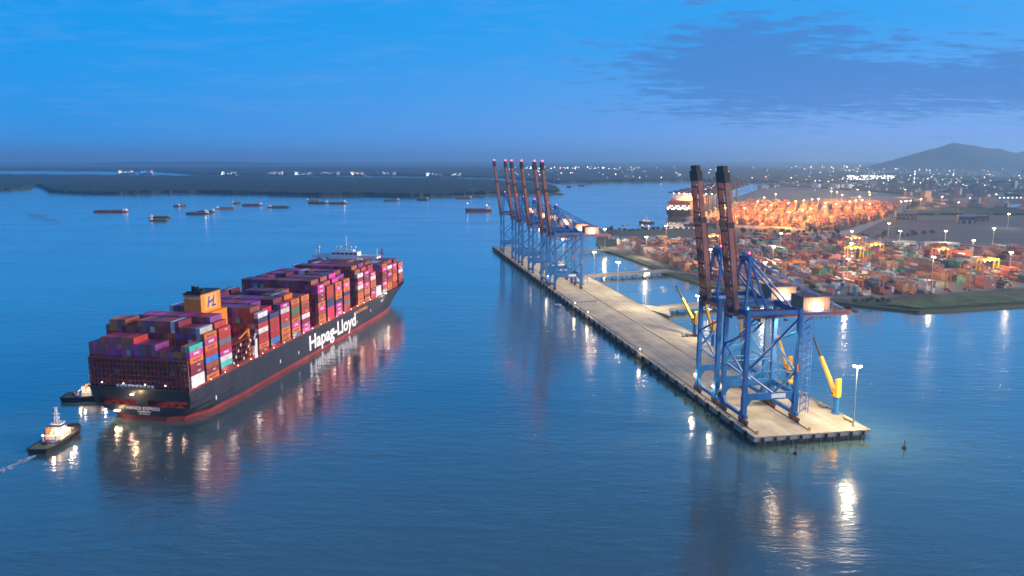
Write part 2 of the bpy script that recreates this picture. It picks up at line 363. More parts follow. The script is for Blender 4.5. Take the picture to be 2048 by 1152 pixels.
# mountains at the right of the horizon
def mountain(name, prof, y, depth, label):
    """prof: (x, height) along the ridge; slopes fall both ways with gullies"""
    b = MB(); n = 60; x0 = prof[0][0]; x1 = prof[-1][0]; rings = []; V = []; F = []; m = 16
    def H(x):
        for (a, ha), (c, hc) in zip(prof, prof[1:]):
            if a <= x <= c: return ha+(hc-ha)*(x-a)/(c-a)
        return 0
    for i in range(n+1):
        x = x0+(x1-x0)*i/n
        for j in range(m+1):
            t = j/m*2-1
            h = H(x)*max(0, 1-abs(t))**1.1
            h *= 1+0.14*mnoise.noise(Vector((x*0.0016, t*2.2, 3.1))); h += 10*mnoise.noise(Vector((x*0.006, t*5, 0)))*(1-abs(t))
            V.append((x, y+t*depth+250*mnoise.noise(Vector((x*0.0008, 0, 9))), max(-1, h)))
    for i in range(n):
        for j in range(m):
            a = i*(m+1)+j; F.append((a, a+m+1, a+m+2, a+1))
    b._add(V, F); return tag(b.build(name, M_hill, smooth=True), kind='structure')
def prof(pts, k): return [(x*k, 141*(1-k)*(1 if h > 0 else 0)*min(1, h/200)+h*k) for x, h in pts]
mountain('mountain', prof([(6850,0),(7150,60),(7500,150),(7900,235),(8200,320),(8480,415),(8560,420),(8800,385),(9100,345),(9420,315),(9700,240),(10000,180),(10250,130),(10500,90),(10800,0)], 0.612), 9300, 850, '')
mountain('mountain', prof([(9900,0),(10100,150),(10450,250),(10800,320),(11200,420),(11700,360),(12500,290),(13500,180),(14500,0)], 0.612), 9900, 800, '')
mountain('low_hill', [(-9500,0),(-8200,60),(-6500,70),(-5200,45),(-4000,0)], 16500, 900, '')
# ---------------------------------------------------------------- jetty and its access bridges
def concrete_mat(name, col, joint=0.0):
    m = bpy.data.materials.new(name); m.use_nodes = True
    nt = m.node_tree; n = nt.nodes; l = nt.links; b = n['Principled BSDF']; b.inputs['Roughness'].default_value = 0.85
    tc = n.new('ShaderNodeTexCoord')
    t = n.new('ShaderNodeTexNoise'); t.inputs['Scale'].default_value = 0.06; t.inputs['Detail'].default_value = 8; t.inputs['Roughness'].default_value = 0.7; l.new(tc.outputs['Object'], t.inputs[0])
    mp = n.new('ShaderNodeMapping'); l.new(tc.outputs['Object'], mp.inputs[0]); mp.inputs['Scale'].default_value = (0.012, 0.35, 1)      # tyre marks and run-off along the quay
    t2 = n.new('ShaderNodeTexNoise'); t2.inputs['Scale'].default_value = 1.0; t2.inputs['Detail'].default_value = 5; l.new(mp.outputs[0], t2.inputs[0])
    mx = n.new('ShaderNodeMath'); mx.operation = 'MULTIPLY_ADD'; l.new(t2.outputs[0], mx.inputs[0]); mx.inputs[1].default_value = 0.6; l.new(t.outputs[0], mx.inputs[2])
    r = n.new('ShaderNodeMapRange'); r.inputs[1].default_value = 0.55; r.inputs[2].default_value = 1.05; r.inputs[3].default_value = 0.52; r.inputs[4].default_value = 1.12; l.new(mx.outputs[0], r.inputs[0])
    bt = n.new('ShaderNodeTexBrick'); bt.inputs['Scale'].default_value = 1.0; bt.inputs['Brick Width'].default_value = 12.0; bt.inputs['Row Height'].default_value = 7.0; bt.inputs['Mortar Size'].default_value = 0.09; bt.offset = 0.0
    bt.inputs['Color1'].default_value = (1,1,1,1); bt.inputs['Color2'].default_value = (0.9,0.9,0.9,1); bt.inputs['Mortar'].default_value = (0.7,0.7,0.7,1); l.new(tc.outputs['Object'], bt.inputs[0])
    v1 = n.new('ShaderNodeVectorMath'); v1.operation = 'SCALE'; v1.inputs[0].default_value = col; l.new(r.outputs[0], v1.inputs['Scale'])
    v2 = n.new('ShaderNodeVectorMath'); v2.operation = 'MULTIPLY'; l.new(v1.outputs[0], v2.inputs[0]); l.new(bt.outputs[0], v2.inputs[1])
    l.new(v2.outputs[0], b.inputs['Base Color'])
    return m
M_deck = concrete_mat('jetty_concrete', (0.43, 0.40, 0.34))
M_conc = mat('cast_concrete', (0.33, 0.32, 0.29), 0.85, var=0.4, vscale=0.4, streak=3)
M_concdark = mat('dark_concrete', (0.10, 0.10, 0.095), 0.9, var=0.5, vscale=0.3)  # darker concrete for the piles and underside beams
M_rubber = mat('fender_rubber', (0.012, 0.012, 0.013), 0.8)
M_steel = mat('rail_steel', (0.08, 0.06, 0.055), 0.6, metal=0.6)
M_galv = mat('galvanised_steel', (0.42, 0.44, 0.46), 0.45, metal=0.7)
M_yel = mat('yellow_paint', (0.72, 0.38, 0.03), 0.45, var=0.3, vscale=0.4)
M_white = mat('white_paint', (0.75, 0.76, 0.76), 0.45, var=0.2, vscale=0.4)
M_black = mat('black_paint', (0.015, 0.016, 0.018), 0.5)
jetty = thing('jetty', 'long beige concrete container jetty running away across the river', 'jetty', J(0,0), JRZ)
JL, JW = 848.0, 63.0        # local x along the quay, local -y towards the land
d = MB(); d.box(0, JL, -JW, 0, DECK-1.5, DECK); d.build('deck_slab', M_deck, jetty)
k = MB(); k.box(0, JL, 0.01, 0.55, DECK-2.6, DECK+0.22); k.build('quay_fascia', M_conc, jetty)
k = MB(); k.box(-0.5, -0.01, -JW, 0.55, DECK-2.2, DECK+0.22); k.build('end_fascia', M_conc, jetty)
k = MB(); k.box(0, JL, -JW-0.45, -JW-0.01, DECK-2.0, DECK+0.25); k.build('rear_kerb', M_conc, jetty)
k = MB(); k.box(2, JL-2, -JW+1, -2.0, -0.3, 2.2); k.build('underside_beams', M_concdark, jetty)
for y in (-3.3, -32.0):
    k = MB()
    k.box(5, JL-4, y-0.55, y-0.2, DECK+0.006, DECK+0.05); k.box(5, JL-4, y+0.2, y+0.55, DECK+0.006, DECK+0.05); k.box(5, JL-4, y-0.06, y+0.06, DECK+0.006, DECK+0.16)
    k.build('crane_rail', M_steel, jetty)
    k = MB(); k.cbox((4.2, y, DECK+0.9), (0.9, 1.0, 1.8)); k.build('rail_buffer', M_yel, jetty)
for x in (166, 300, 344):  # added lamp posts, there to lay light streaks on the river
    k = MB(); k.tube((x,0.3,DECK), (x,0.3,DECK+4.2), 0.12, n=6); k.box(x-0.5,x+0.5,0.2,0.9,DECK+4.2,DECK+4.6); k.build('added_lamp_post', M_galv, jetty)
    k = MB(); k.box(x-0.45,x+0.45,0.45,0.95,DECK+3.95,DECK+4.19); k.build('added_edge_lamp', emis('added_lamp_glow', (1.0,0.72,0.36), 24.0), jetty); lamp('added_edge_light', jetty, (x, 1.6, DECK+3.7), 2200, (1.0,0.72,0.36), 0.5)
fm = MB(); fm.box(-0.9, 0.9, 0, 1.1, -2.2, 1.1); fm.tube((0,1.05,-0.6), (0,1.6,-0.6), 0.75, 0.6, 8); fme = fm.mesh('fender', M_rubber)
bm_ = MB(); bm_.tube((0,0,0), (0,0,0.55), 0.32, 0.24, 8); bm_.tube((0,0,0.55), (0,0,0.8), 0.42, 0.34, 8); bme = bm_.mesh('bollard', M_black)
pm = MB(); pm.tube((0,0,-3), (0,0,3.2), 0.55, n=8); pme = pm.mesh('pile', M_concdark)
for i in range(56):
    x = 8+i*15.1; inst('fender', fme, jetty, (x, 0.5, DECK-0.4)); inst('bollard', bme, jetty, (x+7, -0.8, DECK))
for i in range(9): inst('fender', fme, jetty, (-0.45, -4-i*6.9, DECK-0.9), (0,0,R(90)), (0.55,0.5,0.6))
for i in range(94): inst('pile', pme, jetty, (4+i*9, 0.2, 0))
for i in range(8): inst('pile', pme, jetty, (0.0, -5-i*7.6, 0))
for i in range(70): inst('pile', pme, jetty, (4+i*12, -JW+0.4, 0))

def bridge(a, b, w, label, flare=0.0):
    a = Vector(a); b = Vector(b); L = (b-a).length; rz = math.atan2(b.y-a.y, b.x-a.x)
    t = thing('access_bridge', label, 'bridge', (a.x, a.y, 0), rz)
    k = MB(); poly = [(0,-w/2-flare),(flare*0.6,-w/2),(L,-w/2),(L,w/2),(flare*0.6,w/2),(0,w/2+flare)]
    k.prism(poly, DECK-1.4, DECK-0.01); k.build('deck_slab', M_deck, t)
    for sgn in (-1, 1):
        k = MB(); k.box(flare*0.6, L, sgn*(w/2-0.2)-0.2, sgn*(w/2-0.2)+0.2, DECK, DECK+0.8); k.build('parapet', M_conc, t)
    n = int(L/14)
    for i in range(n):
        k = MB(); k.box(8+i*14-0.7, 8+i*14+0.7, -w/2+0.4, w/2-0.4, DECK-2.6, DECK-1.4); k.build('crosshead', M_conc, t)
        for sgn in (-1, 1): inst('pile', pme, t, (8+i*14, sgn*(w/2-1.5), 0.0))
    return t
bridge(J(322, JW+0.5), J(352, 186), 16, 'near access bridge joining the jetty to the yard behind the two cranes', 26)
bridge(J(530, JW+0.5), J(552, 176), 14, 'middle access bridge across the basin beside the six cranes', 10)
bridge(J(782, JW+0.5), J(774, 168), 14, 'farthest access bridge at the distant end of the jetty', 8)

# things standing about on the deck
def roll_fender(s, t, rz, label):
    r = thing('foam_fender', label, 'fender', J(s, t, DECK), JRZ+rz, 'pale cylinders along the rear edge')
    k = MB(); k.loft([[(x, rr*math.cos(a), 1.05+rr*math.sin(a)) for a in [2*math.pi*i/10 for i in range(10)]] for x, rr in ((-3.9,0.45),(-3.2,0.95),(3.2,0.95),(3.9,0.45))])
    k.build('body', mat_pale, r)
    k = MB(); k.tube((3.9,0,1.05), (4.3,0,1.05), 0.4, n=8); k.tube((-4.3,0,1.05), (-3.9,0,1.05), 0.4, n=8); k.build('end_flange', M_black, r)
    k = MB(); k.box(-2.4,-2.0,-0.9,0.9,0.02,0.5); k.box(2.0,2.4,-0.9,0.9,0.02,0.5); k.build('cradle', M_steel, r)
mat_pale = mat('pale_foam_skin', (0.62, 0.50, 0.32), 0.7, var=0.25, vscale=0.6)
roll_fender(14, 60.2, 0.05, 'pale cylinder lying at the foot of the corner lamp mast')
roll_fender(38, 60.4, -0.04, 'pale cylinder lying beside the nearest yellow jib crane')
roll_fender(60, 60.5, 0.03, 'pale cylinder lying on the rear edge behind the front gantry crane')
roll_fender(120, 60.6, 0.0, 'pale cylinder lying farthest along the rear edge')
barm = MB(); barm.box(-1.1,1.1,-0.25,0.25,0,0.35); barm.box(-1.1,1.1,-0.1,0.1,0.35,0.9)
bar_me = barm.mesh('barrier', mat('barrier_paint', (0.25,0.27,0.12), 0.7, var=0.4))
for i in range(6):
    q = J(365+i*0.6, 8+i*3.6, DECK+0.02)
    tag(inst('road_barrier', bar_me, None, q, (0,0,JRZ+R(90))), ORD[i+1]+' dark road barrier from the river edge, in the row across the jetty', 'barrier', 'road barriers across the jetty')
def truck(s, t, rz, col, label, trailer=True):
    r = thing('yard_tractor', label, 'truck', J(s, t, DECK+0.02), JRZ+rz)
    c = mat('tractor_paint', col, 0.4)
    k = MB(); k.box(4.2,6.2,-1.2,1.2,1.0,3.1); k.box(5.9,6.6,-1.2,1.2,0.8,1.8); k.build('cab', c, r)
    k = MB(); k.box(5.0,6.25,-1.1,1.1,2.2,2.9); k.build('windscreen', M_black, r)
    k = MB(); k.box(-7.5,4.0,-1.2,1.2,1.1,1.45); k.build('trailer_bed', M_steel, r)
    for x in (-6,-4.6,2.6,5.4):
        for y in (-1.05,1.05):
            k = MB(); k.tube((x,y-0.25,0.55),(x,y+0.25,0.55),0.55,n=10); k.build('wheel', M_rubber, r)
truck(561, 30, 0.1, (0.6,0.6,0.6), 'white yard tractor with empty trailer under the six cranes')
truck(470, 40, 0.0, (0.55,0.2,0.05), 'orange yard tractor parked beside the nearest of the six cranes')
truck(212, 56, R(90), (0.5,0.5,0.5), 'grey yard tractor on the jetty near the bridge mouth')
# ---------------------------------------------------------------- ship-to-shore cranes
M_blue = mat('crane_blue', (0.010, 0.13, 0.40), 0.45, var=0.35, vscale=0.25, streak=0.3)
M_blue2 = mat('crane_blue_faded', (0.02, 0.18, 0.46), 0.5, var=0.35, vscale=0.3)
M_oxide = mat('oxide_red_steel', (0.20, 0.055, 0.045), 0.55, var=0.45, vscale=0.25, col2=(0.10,0.035,0.032))
M_pinkox = mat('weathered_lit_red_steel', (0.36, 0.15, 0.12), 0.6, var=0.35, vscale=0.2)
M_boomdark = mat('boom_tip_dark', (0.048, 0.034, 0.036), 0.6)
M_bogie = mat('bogie_brown', (0.22, 0.075, 0.05), 0.65, var=0.4, vscale=0.5)
M_house = mat('machinery_house_cladding', (0.44, 0.22, 0.15), 0.6, var=0.25, vscale=0.3)
M_houseroof = mat('machinery_house_roof', (0.22, 0.13, 0.11), 0.7, var=0.3, vscale=0.3)
M_rail = mat('handrail_blue', (0.05, 0.15, 0.45), 0.5)
M_glass = mat('dark_glass', (0.02, 0.03, 0.04), 0.08, spec=0.8)
E_flood = emis('floodlight_glow', (1.0, 0.86, 0.62), 11.0)
E_red = emis('red_beacon_glow', (1.0, 0.05, 0.12), 7.0)
E_warm = emis('warm_lamp_glow', (1.0, 0.70, 0.36), 20.0)
WARM = (1.0, 0.75, 0.42)
M_sign = mat('sign_board_white', (0.62, 0.68, 0.75), 0.5, var=0.3, vscale=1.0)

def sts_crane(name, label, group, loc, rz, blue=M_blue, ox=M_oxide, boom_deg=82.5, detail=True, hx=12.2, GA=28.7, lit=True, house=M_house, boom_len=74.5, tip_beacon=True):
    """local x along the quay, local -y to the land; rails at y=0 (river) and y=-GA (land); base on the rails"""
    t = thing(name, label, 'crane', loc, rz, group)
    zs, zp, zg = 4.6, 15.2, 57.0        # sill, portal, girder level
    W, Lr = 0.0, -GA
    # bogies, one set under every leg
    for x in (-hx, hx):
        for y in (W, Lr):
            b = MB(); b.box(x-5.0, x+5.0, y-0.55, y+0.55, 1.9, 2.7)
            for q in (-2.6, 2.6):
                b.box(x+q-2.1, x+q+2.1, y-0.5, y+0.5, 1.15, 1.85); b.prism([(x+q-0.7,y-0.5),(x+q+0.7,y-0.5),(x+q+0.7,y+0.5),(x+q-0.7,y+0.5)], 1.8, 2.2)
            b.prism([(x-1.2,y-0.7),(x+1.2,y-0.7),(x+1.2,y+0.7),(x-1.2,y+0.7)], 2.6, 3.4)
            bo = b.build('bogie', M_bogie, t)
            if detail:
                for q in (-4.1, -3.1, -2.1, -1.1, 1.1, 2.1, 3.1, 4.1): inst('wheel', wheel_me, bo, (x+q, y, 0.62))
    # legs: tapered box columns, wider at the portal
    for x in (-hx, hx):
        for y in (W, Lr):
            b = MB(); b.beam((x,y,3.4), (x,y,zp), 2.5, 2.2, up=(0,1,0), w2=2.4, h2=2.8); b.beam((x,y,zp), (x,y,zg+3), 2.1, 2.3, up=(0,1,0), w2=1.9, h2=2.1)
            b.build('leg', blue, t)
    for y in (W, Lr):
        b = MB(); b.box(-hx-3.0, hx+3.0, y-0.8, y+0.8, 3.35, 5.2)
        for sx in (-1, 1): b._add([(sx*(hx-1.0),y-0.7,5.2),(sx*(hx-4.0),y-0.7,5.2),(sx*(hx-1.0),y-0.7,8.6),(sx*(hx-1.0),y+0.7,5.2),(sx*(hx-4.0),y+0.7,5.2),(sx*(hx-1.0),y+0.7,8.6)], [(0,1,2),(5,4,3),(0,3,4,1),(1,4,5,2),(2,5,3,0)])
        b.build('sill_beam', blue, t)
    for x in (-hx, hx):
        b = MB(); b.box(x-0.75, x+0.75, Lr+0.9, W-0.9, zp-2.6, zp+0.9)
        for y0, sg in ((W-0.9,-1),(Lr+0.9,1)): b._add([(x-0.6,y0,zp-2.6),(x-0.6,y0+sg*3.2,zp-2.6),(x-0.6,y0,zp-6.5),(x+0.6,y0,zp-2.6),(x+0.6,y0+sg*3.2,zp-2.6),(x+0.6,y0,zp-6.5)], [(0,1,2),(5,4,3),(0,3,4,1),(1,4,5,2),(2,5,3,0)])
        b.build('portal_beam', blue, t)
        if detail:
            b = MB(); b.box(x-0.82 if x < 0 else x+0.77, x-0.77 if x < 0 else x+0.82, Lr+6, Lr+14, zp-2.0, zp+0.4); b.build('name_board', M_sign, t)
        # side frame bracing
        b = MB(); b.tube((x,W,zp+12), (x,Lr,zg-2), 0.72, n=6); b.build('brace', blue, t)
        b = MB(); b.tube((x,W,zp+12), (x,Lr*0.55,zp+0.6), 0.55, n=6); b.build('brace', blue, t)
        b = MB(); b.tube((x,Lr,zp+12), (x,Lr*0.55,zp+0.6), 0.55, n=6); b.build('brace', blue, t)
        b = MB(); b.tube((x,W,zp+12), (x,Lr,zp+12), 0.32, n=6); b.build('tie_rod', M_blue2 if blue is M_blue else blue, t)
        b = MB(); b.box(x-0.7, x+0.7, Lr-0.4, W+0.4, zg+0.4, zg+2.4); b.build('upper_tie_beam', blue, t)
    for y in (W, Lr):
        b = MB(); b.box(-hx, hx, y-0.8, y+0.8, zg-0.2, zg+2.6); b.build('cross_beam', blue, t)
        b = MB(); b.tube((-hx,y,zp+10), (hx,y,zp+22), 0.55, n=6); b.build('brace', blue, t)
        b = MB(); b.tube((hx,y,zp+22), (-hx,y,zp+33), 0.55, n=6); b.build('brace', blue, t)
        b = MB(); b.tube((-hx,y,zp+10), (hx,y,zp+10), 0.26, n=6); b.build('tie_rod', blue, t)
    b = MB(); b.box(-hx, hx, Lr-0.6, Lr+0.6, zp-2.0, zp+0.6); b.build('portal_cross_beam', blue, t)
    if detail:
        b = MB(); b.beam((-hx+1,W+0.3,zp+9), (hx-1,W+0.3,zp+1), 0.7, 0.12, up=(0,0,1)); b.beam((-hx+1,W+0.8,zp+10), (hx-1,W+0.8,zp+2), 0.07, 0.07); b.build('stair_flight', M_rail, t)
    # trolley girders over the legs, reaching back over the land
    back = Lr-34.0
    for x in (-4.2, 4.2):
        b = MB(); b.box(x-0.7, x+0.7, back, 1.8, zg-3.0, zg-0.25); b.build('girder', M_pinkox if ox is M_oxide else ox, t)
    b = MB()
    for i in range(11): b.box(-3.5, 3.5, back+1+i*6.6, back+1.8+i*6.6, zg-2.6, zg-1.6)
    b.build('girder_ties', ox, t)
    b = MB(); b.box(-6.0, -5.0, back+1, 3, zg-2.0, zg-1.85)
    for i in range(22): b.box(-6.0, -5.93, back+1+i*2.9, back+1.08+i*2.9, zg-1.85, zg-0.75)
    b.box(-6.0, -5.93, back+1, 3, zg-0.8, zg-0.72); b.build('walkway', M_rail if blue is M_blue else blue, t)
    # machinery house
    hy0, hy1 = Lr-5.0, Lr-20.0
    b = MB(); b.box(-6.2, 6.2, hy1, hy0, zg+0.2, zg+7.2); hs = b.build('machinery_house', house, t)
    b = MB(); b.box(-6.6, 6.6, hy1-0.4, hy0+0.4, zg+7.21, zg+7.7); b.build('roof', M_houseroof, hs)
    b = MB()
    for i in range(9): b.box(-6.26, -6.2, hy1+1+i*1.6, hy1+1.15+i*1.6, zg+0.3, zg+7.1)
    b.build('cladding_rib', M_houseroof, hs)
    b = MB(); b.box(-6.3, -6.2, hy1+2.2, hy1+3.4, zg+0.4, zg+2.6); b.build('door', M_houseroof, hs)
    b = MB(); b.box(-7.6, -6.3, hy1-1.0, hy0+1.0, zg-0.1, zg+0.1)
    for i in range(11): b.box(-7.6, -7.5, hy1-1+i*1.7, hy1-0.9+i*1.7, zg+0.1, zg+1.2)
    b.box(-7.6, -7.5, hy1-1, hy0+1, zg+1.1, zg+1.2); b.build('platform', M_rail if blue is M_blue else blue, hs)
    # apex frame and stays
    za = zg+28.0
    for x in (-1, 1):
        b = MB(); b.beam((x*7.6,-0.4,zg+2.6), (x*4.6,-3.5,za), 1.3, 1.3, up=(0,1,0), w2=1.1, h2=1.1); b.build('apex_leg', blue, t)
        b = MB(); b.beam((x*4.4,-3.8,za-0.4), (x*4.6,-14.5,zg+0.2), 1.1, 1.1, up=(1,0,0)); b.build('apex_back_leg', blue, t)
        b = MB(); b.tube((x*3.2,-4.2,za), (x*4.2,Lr+0.5,zg+2.0), 0.5, n=6); b.build('backstay', blue, t)
        b = MB(); b.tube((x*3.2,-4.4,za+0.6), (x*4.2,back+3,zg-0.3), 0.36, n=6); b.build('backstay', blue, t)
        b = MB(); b.tube((x*2.4,-4.4,za+1.0), (x*3.3,back+5,zg-0.3), 0.16, n=5); b.build('backstay', blue, t)
    b = MB(); b.box(-5.6, 5.6, -4.8, -2.2, za-0.9, za+1.0); b.box(-2.6, 2.6, -5.2, -1.8, za+1.01, za+1.5)
    for x in (-2.4, 2.4): b.tube((x-0.5,-3.5,za+2.1), (x+0.5,-3.5,za+2.1), 0.8, n=8)
    b.build('apex_head', blue, t)
    b = MB(); b.tube((-6.1,-1.9,zg+14), (6.1,-1.9,zg+14), 0.35, n=6); b.build('apex_tie', blue, t)
    # boom, hinged at the river side
    bm = thing_part('boom', t, (0, 2.2, zg-1.5))
    bm.rotation_euler = (R(boom_deg), 0, 0)      # local +y of the boom points out over the river before raising
    n = int(boom_len/7)
    for x in (-4.2, 4.2):
        b = MB(); b.box(x-0.62, x+0.62, 0.3, boom_len, -1.25, 1.25); b.build('boom_chord', ox if x > 0 else (M_pinkox if ox is M_oxide else ox), bm)  # paler red on the near chord: side light put into its colour
        b = MB(); b.box(x-0.75, x+0.75, boom_len*0.62, boom_len*0.66, -1.7, 1.9); b.build('stay_bracket', M_boomdark, bm)
    bx_me = MB().box(-3.58, 3.58, -0.3, 0.3, -0.9, 0.2).mesh('boom_cross_member', ox)
    for i in range(n+1): inst('boom_cross_member', bx_me, bm, (0, 1.5+i*(boom_len-3)/n, 0))
    b = MB()
    for i in range(n):
        y = 1.5+i*(boom_len-3)/n; y2 = 1.5+(i+1)*(boom_len-3)/n
        b.beam((-3.5 if i % 2 else 3.5, y, -0.5), (3.5 if i % 2 else -3.5, y2, -0.5), 0.3, 0.3)
    b.build('boom_lacing', ox, bm)
    b = MB(); b.box(-3.55, -2.4, 3, boom_len*0.9, 0.3, 0.4); b.box(-2.45, -2.38, 3, boom_len*0.9, 0.4, 1.4); b.build('boom_walkway', M_boomdark, bm)
    b = MB(); b.box(-5.2, 5.2, boom_len*0.93, boom_len+0.01, -1.45, 1.45); b.box(-3.6, 3.6, boom_len+0.02, boom_len+3.0, -1.2, 1.3); b.build('boom_tip', M_boomdark, bm)
    b = MB()
    for x in (-4.2, 4.2): b.beam((x, boom_len*0.64, 1.9), (x*0.75, boom_len*0.18, 2.6), 0.35, 0.5)
    b.build('folded_forestay', ox, bm)
    # driver's cab, spreader and head block parked by the river legs
    if detail:
        b = MB(); b.box(1.0, 4.2, -16.5, -13.4, zg-6.6, zg-3.6); cb = b.build('operator_cab', M_white, t)
        b = MB(); b.box(0.95, 4.25, -13.9, -13.35, zg-6.2, zg-4.3); b.build('window', M_glass, cb)
        b = MB(); b.box(-3.4, 3.4, -20, -12.5, zg-3.5, zg-3.02); b.build('trolley', ox, t)
    # landside stair and lift tower, zigzag
        b = MB(); x0, y0 = -hx-1.5, Lr-1.9
        for i in range(13):
            z0 = 5+i*4.0; a, c = ((x0,y0,z0), (x0+0.2,y0-3.4,z0+2.0)); b.beam(a, c, 1.0, 0.2); b.beam((x0+1.1,y0-3.4,z0+2.0), (x0+1.1,y0,z0+4.0), 1.0, 0.2)
            b.box(x0-0.5, x0+1.7, y0-4.6, y0-3.4, z0+1.9, z0+2.05); b.beam((a[0],a[1],a[2]+1.1), (c[0],c[1],c[2]+1.1), 0.1, 0.1)
        for xx, yy in ((x0-0.5,y0+0.2),(x0+1.7,y0+0.2),(x0-0.5,y0-4.6),(x0+1.7,y0-4.6)): b.beam((xx,yy,4.5), (xx,yy,zg), 0.22, 0.22)
        b.build('stair_tower', M_rail, t)
        b = MB(); b.box(-hx-1.4, -hx-1.0, Lr-0.9, Lr+0.9, 27, 31); b.build('equipment_cabinet', M_pinkox, t)
        b = MB(); b.tube((hx+1.2, 0.0, 8.0), (hx+2.2, 0.0, 8.0), 2.4, n=14); b.build('cable_reel', M_bogie, t)
        b = MB()
        for i in range(12): b.beam((5.0, back+2+i*1.3, zg-3.0), (5.0, back+2+i*1.3, zg-5.6-1.2*(i % 2)), 0.12, 0.5)
        b.beam((5.0, back+1, zg-3.2), (5.0, back+19, zg-3.2), 0.3, 0.3); b.build('festoon_cables', M_black, t)
        b = MB(); b.box(-4.6, 4.6, back-2.4, back-0.1, zg-1.6, zg-0.4); b.box(-5.4,-4.4,back-3.6,back-1.6,zg-1.9,zg-0.6); b.tube((-3,back-1.2,zg+0.6),(3,back-1.2,zg+0.6),0.8,n=8); b.build('girder_end_platform', M_boomdark, t)
    if lit and tip_beacon:
        b = MB(); b.ball((0.0, boom_len+3.8, 0.9), 1.0, 8, 5); b.build('beacon', E_red, bm)
        lamp('red_beacon', bm, (0, boom_len+4.8, 0.9), 900, (1.0, 0.08, 0.10), 0.5)
    if lit:
        b = MB(); b.ball((-3.0, -3.5, za+3.2), 0.6, 8, 5); b.build('beacon', E_red, t)
    return t
def thing_part(name, parent, loc):
    o = bpy.data.objects.new(name, None); C.objects.link(o); o.empty_display_size = 0.5; o.location = loc; o.parent = parent; return o
wm = MB(); wm.tube((0,-0.3,0), (0,0.3,0), 0.56, n=10); wheel_me = wm.mesh('wheel', M_steel)

def flood(parent, loc, size, energy, col=WARM, m=None, cone=118.0, tilt=(0, 0, 0)):
    """shielded floodlight: dark housing, glowing glass underneath, downward beam"""
    x, y, z = loc
    b = MB(); b.cbox((x, y, z+0.3), (size[0]+0.3, size[1]+0.3, 0.25))
    for sx in (-1, 1): b.cbox((x+sx*(size[0]/2+0.1), y, z), (0.08, size[1]+0.3, 0.6)); b.cbox((x, y+sx*(size[1]/2+0.1), z), (size[0]+0.3, 0.08, 0.6))
    o = b.build('floodlight', M_boomdark, parent)
    b = MB(); b.cbox((x, y, z+0.08), (size[0], size[1], 0.1)); b.build('glass', m or E_flood, o)
    l = bpy.data.lights.new('flood_beam', 'SPOT'); l.energy = energy; l.color = col; l.shadow_soft_size = 0.4; l.spot_size = R(cone); l.spot_blend = 0.6
    q = bpy.data.objects.new('flood_beam', l); C.objects.link(q); q.location = (x, y, z-0.45); q.rotation_euler = tilt; q.parent = parent
    return o
def quay_crane(s, label, group, detail, floods, tip=True, house_e=6500, sill=()):
    t = sts_crane('gantry_crane', label, group, J(s, 3.3, DECK+0.16), JRZ, detail=detail, tip_beacon=tip)
    zg = 57.0
    for (x, y, z, e) in floods: flood(t, (x, y, z), (1.4, 1.1, 0.5), e)
    # lamps on the house wall, and the work lights by the river legs
    b = MB(); b.cbox((-9.6, -41.0, 58.6), (0.5, 3.6, 0.4)); b.build('wall_lamp', E_flood, t); lamp('house_light', t, (-9.2, -41.0, 59.2), house_e, (1.0, 0.80, 0.52), 0.5)
    for x in sill:
        b = MB(); b.cbox((x, 2.0, 10.5), (1.2, 0.6, 0.8)); b.build('sill_lamp', E_flood, t); lamp('sill_light', t, (x, 3.4, 10.0), 2600, (1.0, 0.80, 0.50), 0.5)
    return t
near_f = [(-6.5, -24.0, 53.0, 30000), (0.0, -10.0, 53.0, 30000), (7.5, -30.0, 53.0, 26000)]
quay_crane(31.5, 'front blue gantry crane at the near end of the jetty, boom raised', 'blue gantry cranes with raised booms', True, near_f, False)
quay_crane(64.5, 'second blue gantry crane, close behind the front one, boom raised', 'blue gantry cranes with raised booms', True, near_f, False, sill=(-12.2, 12.2))
far_s = (454.4, 493.0, 567.0, 633.7, 679.9, 774.2)
for i, s in enumerate(far_s):
    quay_crane(s, ['nearest','second','third','fourth','fifth','farthest'][i]+' crane of the six in the distant row, boom raised', 'blue gantry cranes with raised booms', True if i < 2 else False, [(-6.5, -24.0, 53.0, 30000), (4, -12.0, 53.0, 30000)], sill=(12.2,) if i == 0 else ())
# ---------------------------------------------------------------- the container ship
M_hull = mat('hull_black', (0.030, 0.034, 0.046), 0.42, var=0.5, vscale=0.16, spec=0.5, streak=0.25)
M_boot = mat('boot_topping_red', (0.34, 0.055, 0.055), 0.6, var=0.4, vscale=0.08)
M_deckred = mat('deck_red', (0.16, 0.035, 0.03), 0.75, var=0.4, vscale=0.2)
M_lash = mat('lashing_bridge_red', (0.26, 0.04, 0.035), 0.65, var=0.4, vscale=0.3)
M_lashdk = mat('lashing_bridge_dark_red', (0.24, 0.050, 0.050), 0.7, var=0.4, vscale=0.3)
M_funnel = mat('funnel_orange', (0.80, 0.26, 0.03), 0.5, var=0.15, vscale=0.2)
M_swhite = mat('superstructure_white', (0.74, 0.76, 0.78), 0.45, var=0.12, vscale=0.2)
M_letter = mat('white_lettering', (0.85, 0.85, 0.85), 0.5)
M_orlet = mat('orange_lettering', (0.80, 0.30, 0.05), 0.5)
M_bllet = mat('blue_lettering', (0.03, 0.05, 0.32), 0.5)
M_paint = attr_mat('container_paint', 0.5, 0.35, 0.22)
E_deck = emis('deck_lamp_glow', (1.0, 0.74, 0.58), 7.0)
SH = R(10.3); SD = Vector((math.sin(SH), math.cos(SH)))
ship_loc = Vector((-200.5, 398.6, 0)); ship_rz = math.atan2(SD.y, SD.x)
